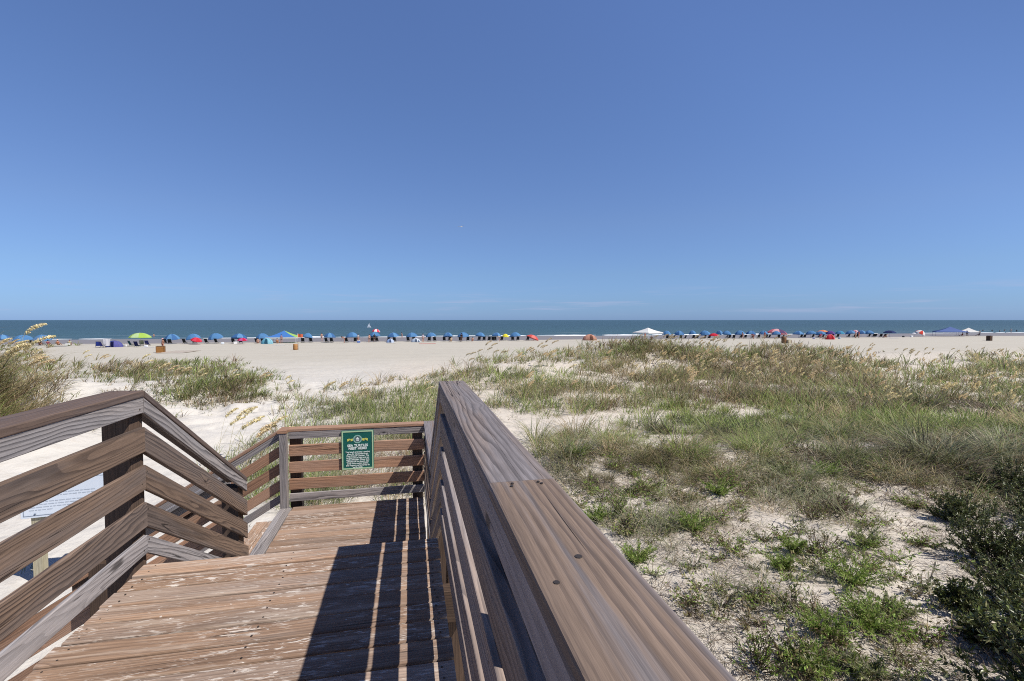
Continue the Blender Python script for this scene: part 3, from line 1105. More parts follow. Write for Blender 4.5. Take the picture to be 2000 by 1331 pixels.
PAL = {
    'green': [(0.185, 0.235, 0.07), (0.23, 0.26, 0.095), (0.14, 0.185, 0.06), (0.29, 0.27, 0.13)],
    'fresh': [(0.26, 0.34, 0.085), (0.31, 0.37, 0.115), (0.21, 0.28, 0.07), (0.36, 0.35, 0.16)],
    'greygreen': [(0.24, 0.255, 0.14), (0.29, 0.295, 0.185), (0.17, 0.19, 0.10), (0.40, 0.36, 0.24)],
    'olive': [(0.22, 0.20, 0.085), (0.28, 0.245, 0.11), (0.17, 0.165, 0.07), (0.36, 0.29, 0.16)],
    'tan': [(0.42, 0.33, 0.19), (0.36, 0.27, 0.15), (0.48, 0.40, 0.25)],
    'brown': [(0.21, 0.145, 0.085), (0.15, 0.10, 0.065), (0.27, 0.20, 0.125), (0.31, 0.25, 0.19)],
    'dark': [(0.075, 0.085, 0.045), (0.055, 0.06, 0.035), (0.10, 0.085, 0.06)],
    'waxy': [(0.065, 0.085, 0.024), (0.095, 0.115, 0.032), (0.045, 0.058, 0.02), (0.16, 0.165, 0.07)],
    'bright': [(0.26, 0.40, 0.07), (0.32, 0.46, 0.10), (0.20, 0.33, 0.05)],
    'litter': [(0.30, 0.24, 0.17), (0.21, 0.16, 0.115), (0.13, 0.10, 0.075), (0.40, 0.33, 0.24)],
}


def pal(names, n, r):
    """colours drawn from a weighted mixture of palettes"""
    keys = list(names.keys())
    w = np.array([names[k] for k in keys], float); w /= w.sum()
    pick = r.choice(len(keys), n, p=w)
    out = np.zeros((n, 3))
    for i, k in enumerate(keys):
        s = np.where(pick == i)[0]
        P_ = np.array(PAL[k])
        out[s] = P_[r.integers(0, len(P_), len(s))] * r.uniform(0.8, 1.2, (len(s), 1))
    return out


def blades(x, y, z, n, length, spread, width, bend, mix, r, wind=(0.12, 0.05), lean=0.55):
    """grass blades for many tufts at once. x,y,z,n,length,spread,width,bend: arrays over tufts"""
    k = np.repeat(np.arange(len(x)), n)
    N = len(k)
    az = r.uniform(0, 2 * np.pi, N)
    rad = np.sqrt(r.uniform(0, 1, N)) * spread[k]
    L = length[k] * r.uniform(0.45, 1.12, N)
    ln = lean * r.uniform(0.05, 1, N)              # outward lean
    bd = bend[k] * r.uniform(0.3, 1.4, N)
    ra = az + r.normal(0, 0.5, N)
    rx = x[k] + np.cos(ra) * rad; ry = y[k] + np.sin(ra) * rad
    dx = np.cos(az) * ln + wind[0]; dy = np.sin(az) * ln + wind[1]
    hd = np.hypot(dx, dy) + 1e-6
    ux, uy = dx / hd, dy / hd
    sx, sy = -uy, ux
    tw = r.uniform(-0.6, 0.6, N)
    wd = width[k] * r.uniform(0.7, 1.3, N)
    co = np.zeros((N, 7, 3)); i = 0
    for t, wf in ((0, 0.8), (0.4, 1.0), (0.75, 0.65), (1.0, 0)):
        hor = L * (hd * t + bd * t * t)
        ver = L * t * (1 - 0.45 * bd * t * t - 0.12 * hd)
        px = rx + ux * hor; py = ry + uy * hor; pz = z[k] - 0.03 + np.maximum(ver, 0.0)
        if wf:
            for s in (-1, 1):
                co[:, i, 0] = px + s * wd * wf * 0.5 * (sx + tw * ux)
                co[:, i, 1] = py + s * wd * wf * 0.5 * (sy + tw * uy)
                co[:, i, 2] = pz
                i += 1
        else:
            co[:, i] = np.stack([px, py, pz], -1)
    b = (np.arange(N) * 7)[:, None]
    f4 = np.concatenate([b + np.array([[0, 1, 3, 2]]), b + np.array([[2, 3, 5, 4]])], 0)
    f3 = b + np.array([[4, 5, 6]])
    # each tuft keeps to one kind of colour, with a few blades of the others
    keys = list(mix.keys()); w = np.array([mix[q] for q in keys], float); w /= w.sum()
    pn = vnoise(x / 2.6, y / 2.6, 71) + 0.5 * vnoise(x / 0.9, y / 0.9, 72) + 0.45 * r.random(len(x))
    rank = np.empty(len(x)); rank[np.argsort(pn)] = (np.arange(len(x)) + 0.5) / len(x)
    tk = np.minimum(np.searchsorted(np.cumsum(w), rank), len(keys) - 1)
    tb = r.uniform(0.72, 1.25, len(x))
    c = pal(mix, N, r)
    own = r.random(N) < 0.75
    for qi, q in enumerate(keys):
        sel = own & (tk[k] == qi)
        c[sel] = pal({q: 1}, int(sel.sum()), r)
    c *= tb[k][:, None]
    col = np.repeat(c[:, None, :], 7, 1)
    return co.reshape(-1, 3), f4, f3, col.reshape(-1, 3)


def join(parts):
    co, f4, f3, col = [], [], [], []
    o = 0
    for a, b, c, d in parts:
        co.append(a); col.append(d)
        if b is not None and len(b): f4.append(b + o)
        if c is not None and len(c): f3.append(c + o)
        o += len(a)
    return np.concatenate(co), (np.concatenate(f4) if f4 else None), (np.concatenate(f3) if f3 else None), np.concatenate(col)


def poly_points(poly, n, r):
    p = np.array(poly, float)
    out = []
    lo, hi = p.min(0), p.max(0)
    got = 0
    while got < n:
        q = r.uniform(lo, hi, (n * 2, 2))
        ins = np.zeros(len(q), bool)
        j = len(p) - 1
        for i in range(len(p)):
            c = ((p[i, 1] > q[:, 1]) != (p[j, 1] > q[:, 1])) & (q[:, 0] < (p[j, 0] - p[i, 0]) * (q[:, 1] - p[i, 1]) / (p[j, 1] - p[i, 1] + 1e-9) + p[i, 0])
            ins ^= c
            j = i
        q = q[ins]
        out.append(q); got += len(q)
    return np.concatenate(out)[:n]


def outside_walk(x, y, pad=0.15):
    """true where nothing of the boardwalk stands"""
    a = (x > -1.75 - pad) & (x < 0.45 + pad) & (y < 6.8 + pad)
    b = (x > -4.2 - pad) & (x < -1.5) & (y > 4.8 - pad) & (y < 6.85 + pad)
    return ~(a | b)


def scatter(poly, n, r, clump=0.0, cs=1.2, seed=1):
    q = poly_points(poly, n, r)
    x, y = cast(q[:, 0], q[:, 1])
    ok = np.isfinite(x)
    x, y = x[ok], y[ok]
    d = np.hypot(x, y)
    x = x + r.normal(0, 1, len(x)) * 0.022 * d; y = y + r.normal(0, 1, len(x)) * 0.035 * d
    ok = outside_walk(x, y)
    if clump > 0:
        ok &= vnoise(x / cs, y / cs, seed) * 0.65 + vnoise(x / cs * 2.7, y / cs * 2.7, seed + 1) * 0.35 > clump * (0.75 + 0.5 * r.random(len(x)))
    return x[ok], y[ok]


def zone(poly, n, r, mix, length=(0.4, 0.7), nb=(12, 22), spread=0.12, width=0.005, bend=0.5, clump=0.35, cs=1.2, seed=1, lean=0.6, w=0.35, wind=(0.10, 0.06)):
    x, y = scatter(poly, n, r, clump, cs, seed)
    d = np.hypot(x, y)
    m = len(x)
    z = ground(x, y)
    L = r.uniform(length[0], length[1], m)
    sz = np.exp(r.normal(0, 0.33, m)) * (0.7 + 0.6 * vnoise(x / 1.7, y / 1.7, seed + 40))
    L = L * np.clip(sz, 0.45, 1.9)
    wd = np.maximum(width, d * 0.00085)
    splat(x, y, w)
    return blades(x, y, z, np.maximum(4, (r.integers(nb[0], nb[1], m) * sz * np.where(d > 9, 0.62, 0.85)).astype(int)), L, spread * sz, wd, np.full(m, bend), mix, r, lean=lean, wind=wind)


def stuff_grass(name, label, parts, mat=LEAF):
    co, f4, f3, col = join(parts)
    o = mesh_obj(name, fast_mesh(name, co, f4, f3, col), mat)
    tag(o, label, "grass" if 'grass' in name else "litter", kind='stuff')
    return o


def build_grass():
    r = np.random.default_rng(3)
    big = {'brown': 2.4, 'olive': 4.0, 'green': 3.6, 'tan': 2.6, 'greygreen': 2.4, 'fresh': 3.4}
    parts = []
    # the big dune: dense on its front, thinning into the sand patches near its top
    front = [(850, 735), (930, 705), (1060, 690), (1200, 676), (1320, 680), (1420, 700), (1560, 682), (1680, 708), (1800, 708), (2060, 690),
             (2060, 835), (1500, 800), (1220, 800), (1120, 800), (960, 790), (880, 790)]
    parts.append(zone(front, 5600, r, big, (0.40, 0.85), (12, 20), 0.19, 0.008, 0.6, 0.47, 1.9, 5, lean=0.75))
    brown = [(1180, 690), (1500, 690), (1640, 720), (1560, 790), (1250, 760), (1150, 720)]
    parts.append(zone(brown, 1300, r, {'brown': 4, 'tan': 3, 'olive': 3}, (0.4, 0.8), (12, 20), 0.2, 0.008, 0.65, 0.47, 1.8, 8, lean=0.8))
    crest = [(1120, 690), (1200, 668), (1320, 668), (1420, 692), (1520, 672), (1640, 690), (1600, 715), (1300, 700)]
    parts.append(zone(crest, 1000, r, {'olive': 4, 'brown': 3, 'green': 3}, (0.5, 1.0), (10, 16), 0.2, 0.009, 0.45, 0.40, 2.2, 9))
    low = [(860, 770), (1240, 800), (1500, 790), (2060, 815), (2060, 850), (1250, 840), (960, 800)]
    parts.append(zone(low, 1100, r, {'fresh': 5, 'green': 3, 'tan': 1}, (0.28, 0.55), (14, 22), 0.16, 0.007, 0.5, 0.47, 1.2, 12))
    dead = [(1360, 765), (1480, 762), (1700, 775), (2050, 800), (2050, 815), (1650, 792), (1370, 785)]
    parts.append(zone(dead, 420, r, {'brown': 5, 'dark': 3, 'litter': 2}, (0.15, 0.35), (24, 40), 0.3, 0.007, 1.0, 0.30, 1.5, 13, lean=1.6))
    stuff_grass("dune_grass", "mixed green and brown grass over the big dune", parts)

    parts = []
    band = [(1240, 800), (1500, 790), (2060, 800), (2060, 870), (1700, 860), (1350, 850)]
    parts.append(zone(band, 1500, r, {'fresh': 6, 'green': 3, 'tan': 1}, (0.25, 0.55), (18, 30), 0.15, 0.006, 0.55, 0.50, 1.1, 14))
    ridge = [(1050, 868), (1220, 845), (1450, 815), (1650, 835), (2060, 850), (2060, 935), (1800, 905), (1500, 900), (1200, 905), (1040, 905)]
    parts.append(zone(ridge, 520, r, {'dark': 2, 'greygreen': 4, 'green': 4, 'olive': 2, 'tan': 2, 'fresh': 1}, (0.34, 0.70), (46, 80), 0.12, 0.0075, 0.85, 0.53, 0.9, 16, lean=0.95))
    parts.append(zone(ridge, 230, r, {'dark': 4, 'brown': 5, 'litter': 2}, (0.16, 0.36), (34, 60), 0.22, 0.006, 1.0, 0.47, 0.85, 17, lean=1.6))
    right = [(1650, 850), (2060, 850), (2060, 960), (1850, 950), (1600, 900)]
    parts.append(zone(right, 210, r, {'brown': 5, 'dark': 4, 'litter': 3}, (0.2, 0.45), (30, 54), 0.25, 0.006, 1.0, 0.3, 0.9, 18, lean=1.5))
    sparse = [(1050, 880), (1300, 885), (1600, 890), (2060, 930), (2060, 1000), (1760, 1000), (1500, 1010), (1300, 1060), (1120, 1000)]
    parts.append(zone(sparse, 900, r, {'greygreen': 6, 'green': 2, 'litter': 2, 'tan': 1.5, 'olive': 1.5}, (0.16, 0.36), (18, 38), 0.12, 0.0045, 0.8, 0.42, 0.8, 19, lean=1.0))
    parts.append(zone(sparse, 190, r, {'litter': 4, 'brown': 4, 'dark': 2}, (0.12, 0.28), (18, 34), 0.18, 0.0045, 1.1, 0.47, 0.7, 20, lean=1.8, w=0.2))
    foot = [(1120, 1000), (1500, 960), (1800, 980), (1840, 1080), (1740, 1340), (1440, 1340), (1260, 1110)]
    parts.append(zone(foot, 190, r, {'greygreen': 4, 'litter': 2, 'brown': 1, 'green': 2}, (0.07, 0.18), (7, 16), 0.10, 0.0034, 1.0, 0.50, 0.6, 21, lean=1.4, w=0.03))
    stuff_grass("ridge_grass", "grey green grass on the rough ridge in front of the big dune", parts)

    parts = []
    ctr = [(590, 800), (640, 765), (720, 748), (850, 735), (880, 790), (900, 840), (820, 850), (560, 850)]
    parts.append(zone(ctr, 1000, r, {'green': 4, 'fresh': 3, 'greygreen': 4, 'tan': 2}, (0.28, 0.6), (14, 22), 0.15, 0.006, 0.45, 0.42, 1.2, 23))
    beh = [(540, 842), (830, 842), (830, 985), (470, 1000), (440, 930), (470, 870)]
    parts.append(zone(beh, 640, r, {'fresh': 4, 'green': 3, 'greygreen': 3, 'tan': 2, 'brown': 2}, (0.2, 0.5), (16, 26), 0.13, 0.0055, 0.6, 0.38, 0.9, 24))
    gap = [(880, 800), (960, 800), (1060, 880), (1060, 960), (900, 860)]
    parts.append(zone(gap, 120, r, {'green': 3, 'tan': 2}, (0.2, 0.4), (12, 18), 0.13, 0.005, 0.5, 0.5, 0.9, 26))
    stuff_grass("path_grass", "thin green grass on the sand behind the landing", parts)

    parts = []
    ld = [(-80, 672), (40, 672), (90, 715), (92, 765), (50, 815), (-80, 835)]
    parts.append(zone(ld, 620, r, {'tan': 6, 'olive': 5, 'brown': 2, 'green': 2, 'fresh': 2}, (0.45, 0.95), (16, 30), 0.18, 0.0085, 0.7, 0.36, 1.1, 33, wind=(0.15, 0.06), lean=0.8))
    l2a = [(160, 722), (250, 704), (330, 722), (300, 745), (200, 738)]
    parts.append(zone(l2a, 300, r, {'green': 4, 'olive': 4, 'brown': 2, 'tan': 2}, (0.35, 0.8), (10, 18), 0.18, 0.008, 0.6, 0.38, 1.6, 34, wind=(0.25, 0.05)))
    l2 = [(290, 715), (360, 705), (470, 715), (545, 745), (550, 772), (460, 788), (380, 772), (320, 755)]
    parts.append(zone(l2, 900, r, {'brown': 3, 'olive': 4, 'green': 5, 'fresh': 4, 'greygreen': 2}, (0.3, 0.65), (12, 20), 0.18, 0.008, 0.5, 0.36, 1.7, 35))
    sp = [(90, 720), (280, 735), (620, 760), (660, 780), (560, 800), (400, 820), (150, 780)]
    parts.append(zone(sp, 330, r, {'greygreen': 5, 'green': 2, 'tan': 2, 'litter': 2}, (0.15, 0.4), (8, 14), 0.14, 0.006, 0.6, 0.52, 1.1, 37))
    un = [(-40, 1000), (260, 1000), (480, 960), (480, 1100), (240, 1331), (-40, 1331)]
    parts.append(zone(un, 120, r, {'green': 4, 'tan': 2}, (0.15, 0.35), (10, 18), 0.12, 0.004, 0.5, 0.55, 0.8, 38))
    stuff_grass("low_dune_grass", "tall tan and green grass on the dunes beside the sand path", parts)

    # dead stems and bits of root lying about on the sand
    near = [(1010, 880), (1250, 890), (1600, 900), (2100, 960), (2100, 1400), (1480, 1400), (1200, 1130)]
    q = poly_points(near, 5600, r)
    x, y = cast(q[:, 0], q[:, 1])
    ok = np.isfinite(x) & outside_walk(x, y, 0.0)
    x, y = x[ok], y[ok]
    ok = vnoise(x / 0.7, y / 0.7, 51) * 0.6 + vnoise(x / 0.25, y / 0.25, 52) * 0.4 > 0.40 + 0.2 * r.random(len(x))
    x, y = x[ok], y[ok]
    q2 = poly_points([(560, 800), (900, 790), (1260, 800), (1200, 880), (830, 960), (470, 960)], 700, r)
    x2, y2 = cast(q2[:, 0], q2[:, 1]); ok = np.isfinite(x2) & outside_walk(x2, y2, 0.0)
    x = np.concatenate([x, x2[ok]]); y = np.concatenate([y, y2[ok]])
    kp = r.random(len(x)) < np.clip((np.hypot(x, y) - 3.0) / 7.0, 0.12, 1)
    x, y = x[kp], y[kp]
    m = len(x)
    n = r.integers(3, 8, m)
    k = np.repeat(np.arange(m), n); N = len(k)
    a = vnoise(x / 2.0, y / 2.0, 60)[k] * 6.0 + r.normal(0, 0.8, N)
    L = r.gamma(2.0, 0.085, N) + 0.04
    cx = x[k] + r.normal(0, 0.13, N); cy = y[k] + r.normal(0, 0.13, N)
    wd = np.maximum(r.uniform(0.002, 0.0058, N), np.hypot(cx, cy) * 0.00042)
    bow = r.normal(0, 0.16, N)
    lift = np.abs(r.normal(0, 0.05, N)) + 0.006
    co = np.zeros((N, 8, 3))
    for i, t in enumerate((-0.5, -0.17, 0.17, 0.5)):
        px = cx + np.cos(a) * L * t - np.sin(a) * L * bow * (0.25 - t * t) * 4
        py = cy + np.sin(a) * L * t + np.cos(a) * L * bow * (0.25 - t * t) * 4
        pz = ground(px, py) + 0.004 + lift * (0.5 + t) + 0.02 * (0.25 - t * t)
        for s, j in ((-1, 0), (1, 1)):
            co[:, i * 2 + j, 0] = px - np.sin(a) * wd * 0.5 * s
            co[:, i * 2 + j, 1] = py + np.cos(a) * wd * 0.5 * s
            co[:, i * 2 + j, 2] = pz + s * wd * 0.2
    b = (np.arange(N) * 8)[:, None]
    f4 = np.concatenate([b + np.array([[0, 1, 3, 2]]), b + np.array([[2, 3, 5, 4]]), b + np.array([[4, 5, 7, 6]])], 0)
    c = pal({'litter': 4, 'brown': 5, 'tan': 1, 'dark': 3}, N, r) * 0.85
    splat(x, y, 0.006)
    o = mesh_obj("plant_litter", fast_mesh("plant_litter", co.reshape(-1, 3), f4, None, np.repeat(c, 8, 0)), STEM)
    tag(o, "dry stems and broken grass lying on the sand", "litter", kind='stuff')


# -- single plants
def curve_pts(p0, d, L, bend_to, n=6):
    """points along a stem that starts in direction d and bends towards bend_to"""
    pts = [np.array(p0, float)]
    d = np.array(d, float); d /= np.linalg.norm(d)
    bt = np.array(bend_to, float)
    for i in range(n):
        d = d + bt / n
        d /= np.linalg.norm(d)
        pts.append(pts[-1] + d * L / n)
    return np.array(pts)


def strip(pts, w0, w1, col, r, side=None):
    pts = np.asarray(pts); n = len(pts)
    d = pts[-1] - pts[0]
    s = np.cross(d, (0, 0, 1.0)) if side is None else np.asarray(side, float)
    s = s / (np.linalg.norm(s) + 1e-9)
    w = np.linspace(w0, w1, n)[:, None] * 0.5
    co = np.stack([pts - s * w, pts + s * w], 1).reshape(-1, 3)
    # a second strip at right angles, so that the stem has thickness from every side
    s2 = np.cross(s, d); s2 = s2 / (np.linalg.norm(s2) + 1e-9)
    co2 = np.stack([pts - s2 * w, pts + s2 * w], 1).reshape(-1, 3)
    f = np.array([[2 * i, 2 * i + 1, 2 * i + 3, 2 * i + 2] for i in range(n - 1)])
    return np.concatenate([co, co2]), np.concatenate([f, f + 2 * n]), None, np.tile(np.array(col, float), (4 * n, 1))


def leaflets(c, d, length, width, col, r, flop=0.4):
    """folded leaf blades: centres c (N,3), directions d (N,3)"""
    N = len(c)
    d = d / (np.linalg.norm(d, axis=1, keepdims=True) + 1e-9)
    up = np.tile([0, 0, 1.0], (N, 1)) + r.normal(0, flop, (N, 3))
    s = np.cross(d, up); s /= (np.linalg.norm(s, axis=1, keepdims=True) + 1e-9)
    nrm = np.cross(s, d)
    L = (length * r.uniform(0.7, 1.3, N))[:, None]; W_ = (width * r.uniform(0.75, 1.25, N))[:, None]
    base = c; tip = c + d * L
    mid = c + d * L * 0.5 - nrm * W_ * 0.18
    a = c + d * L * 0.45 - s * W_ * 0.5; b = c + d * L * 0.45 + s * W_ * 0.5
    co = np.stack([base, a, tip, b, mid], 1).reshape(-1, 3)
    i = (np.arange(N) * 5)[:, None]
    f3 = np.concatenate([i + np.array([[0, 4, 1]]), i + np.array([[1, 4, 2]]), i + np.array([[0, 3, 4]]), i + np.array([[3, 2, 4]])], 0)
    return co, None, f3, np.repeat(col, 5, 0)


def part_mesh(name, parts, mat, parent):
    co, f4, f3, col = join(parts)
    return mesh_obj(name, fast_mesh(name, co, f4, f3, col), mat, parent)


def make_sea_oats(r, n_stalk=3, height=1.5, plume=(0.34, 0.48), wind=(0.5, 0.1), tint=(0.55, 0.43, 0.22), leaf=True):
    """a clump: leaf blades, thin stalks, and a drooping seed head at the end of each stalk"""
    root = empty("sea_oats")
    heads = []; st = []
    if leaf:
        n = np.array([26]); one = np.array([0.0])
        g = blades(one, one, one, n, np.array([height * 0.55]), np.array([0.09]), np.array([0.009]), np.array([0.8]), {'green': 4, 'tan': 2, 'greygreen': 2}, r, lean=0.6)
        part_mesh("leaf_blades", [g], LEAF, root)
    for i in range(n_stalk):
        h = height * r.uniform(0.8, 1.1)
        az = r.uniform(0, 6.28)
        p0 = (r.normal(0, 0.05), r.normal(0, 0.05), -0.03)
        d = (math.cos(az) * 0.13 + wind[0] * 0.25, math.sin(az) * 0.13 + wind[1] * 0.25, 1)
        pts = curve_pts(p0, d, h, (wind[0] * 0.5, wind[1] * 0.5, -0.1), 7)
        st.append(strip(pts, 0.009, 0.005, (0.40, 0.35, 0.17), r))
        pl = r.uniform(*plume)
        tail = curve_pts(pts[-1], pts[-1] - pts[-2], pl, (wind[0] * 1.7, wind[1] * 1.7, -0.95), 9)
        st.append(strip(tail, 0.005, 0.002, (0.42, 0.35, 0.18), r))
        N = int(150 * pl / 0.4)
        t = r.uniform(0.02, 1, N)
        seg = np.minimum((t * 9).astype(int), 8); fr = (t * 9 - seg)[:, None]
        c = tail[seg] * (1 - fr) + tail[seg + 1] * fr
        ax = tail[seg + 1] - tail[seg]; ax /= np.linalg.norm(ax, axis=1, keepdims=True)
        wd = 0.046 * np.sin(np.pi * (0.12 + 0.85 * t)) ** 0.8
        off = r.normal(0, 1, (N, 3)); off /= np.linalg.norm(off, axis=1, keepdims=True)
        c = c + off * (wd * r.uniform(0.2, 1.0, N))[:, None] + np.array([0, 0, -1]) * (wd * 0.9)[:, None]
        dd = ax * 0.6 + off * 0.35 + np.array([0, 0, -0.75])
        col = np.array(tint) * r.uniform(0.72, 1.28, (N, 1)) * np.array([1, 1, 1]) + r.normal(0, 0.015, (N, 3))
        heads.append(leaflets(c, dd, np.full(N, 0.052), np.full(N, 0.027), np.clip(col, 0.02, 1), r, 1.0))
    part_mesh("stalks", st, STEM, root)
    for hd in heads:
        part_mesh("seed_head", [hd], LEAF, root)
    return root


def make_tuft(r, n=60, L=0.4, mix=None, spread=0.07, width=0.004, bend=0.7, lean=0.9):
    root = empty("grass_tuft")
    one = np.array([0.0])
    g = blades(one, one, one, np.array([n]), np.array([L]), np.array([spread]), np.array([width]), np.array([bend]), mix or {'greygreen': 5, 'green': 3, 'tan': 1}, r, lean=lean)
    part_mesh("blades", [g], LEAF, root)
    g = blades(one, one, one, np.array([int(n * 0.5)]), np.array([L * 0.55]), np.array([spread * 1.4]), np.array([width]), np.array([1.2]), {'brown': 3, 'litter': 3, 'tan': 2}, r, lean=1.7)
    part_mesh("dead_blades", [g], LEAF, root)
    return root


def make_feathery(r, h=0.4, n_stem=9, pal_mix=None, name="dogfennel", leaf_len=0.055, per=70, lean=0.95):
    """stems set all round with fine leaflets"""
    root = empty(name)
    st, lf = [], []
    for i in range(n_stem):
        az = 2.4 * i + r.uniform(-0.4, 0.4)
        ln = lean * r.uniform(0.2, 1.3)
        H = h * r.uniform(0.6, 1.1)
        pts = curve_pts((r.normal(0, .02), r.normal(0, .02), -0.02), (math.cos(az) * ln, math.sin(az) * ln, 1), H, (math.cos(az) * 0.4, math.sin(az) * 0.4, -0.2), 6)
        st.append(strip(pts, 0.007, 0.003, (0.20, 0.17, 0.08), r))
        t = r.uniform(0.12, 1, per)
        seg = np.minimum((t * 6).astype(int), 5); fr = (t * 6 - seg)[:, None]
        c = pts[seg] * (1 - fr) + pts[seg + 1] * fr
        ax = pts[seg + 1] - pts[seg]; ax /= np.linalg.norm(ax, axis=1, keepdims=True)
        d = r.normal(0, 1, (per, 3)); d /= np.linalg.norm(d, axis=1, keepdims=True)
        d = d + ax * 0.9 + np.array([0, 0, 0.2])
        lf.append(leaflets(c, d, leaf_len * (1.15 - 0.6 * t), np.full(per, 0.0075), pal(pal_mix or {'bright': 4, 'fresh': 2}, per, r), r, 0.8))
    part_mesh("stems", st, STEM, root)
    part_mesh("foliage", lf, LEAF, root)
    return root


def make_bush(r, rx=0.5, rz=0.5, n_br=40, per=34, mixp=None, leaf=(0.04, 0.016), name="shrub", mat=WAXY, stemcol=(0.12, 0.09, 0.065), flat=0.6):
    """branching shrub: limbs from the root, twigs, leaves along the outer half of each twig"""
    root = empty(name)
    st, lf = [], []
    for i in range(n_br):
        az = r.uniform(0, 6.283); el = r.uniform(0.15, 1.45)
        d = np.array([math.cos(az) * math.cos(el), math.sin(az) * math.cos(el), math.sin(el) * flat + 0.12])
        L = rx * r.uniform(0.55, 1.1) * (1.0 if el < 1 else rz / rx)
        pts = curve_pts((r.normal(0, rx * .08), r.normal(0, rx * .08), -0.04), d, L, (r.normal(0, .4), r.normal(0, .4), 0.35), 6)
        st.append(strip(pts, 0.012, 0.004, stemcol, r))
        for k in range(3):
            s = r.integers(2, 6)
            dd = pts[s] - pts[s - 1]; dd /= np.linalg.norm(dd)
            tw = curve_pts(pts[s], dd + r.normal(0, 0.6, 3), L * r.uniform(0.22, 0.45), (0, 0, 0.4), 4)
            st.append(strip(tw, 0.006, 0.002, stemcol, r))
            t = r.uniform(0.0, 1, per)
            seg = np.minimum((t * 4).astype(int), 3); fr = (t * 4 - seg)[:, None]
            c = tw[seg] * (1 - fr) + tw[seg + 1] * fr
            ax = tw[seg + 1] - tw[seg]; ax /= (np.linalg.norm(ax, axis=1, keepdims=True) + 1e-9)
            e = r.normal(0, 1, (per, 3)); e /= np.linalg.norm(e, axis=1, keepdims=True)
            lf.append(leaflets(c, e + ax * 0.9, np.full(per, leaf[0]), np.full(per, leaf[1]), pal(mixp or {'dark': 3, 'green': 2}, per, r), r, 0.8))
    part_mesh("branches", st, STEM, root)
    part_mesh("foliage", lf, mat, root)
    return root


def put(o, x, y, s=1.0, rz=None, dz=0.0):
    o.location = (x, y, float(ground(x, y)) + dz)
    o.scale = (s, s, s)
    o.rotation_euler = (0, 0, random.uniform(0, 6.28) if rz is None else rz)
    splat(np.array([x]), np.array([y]), 0.1)
    return o


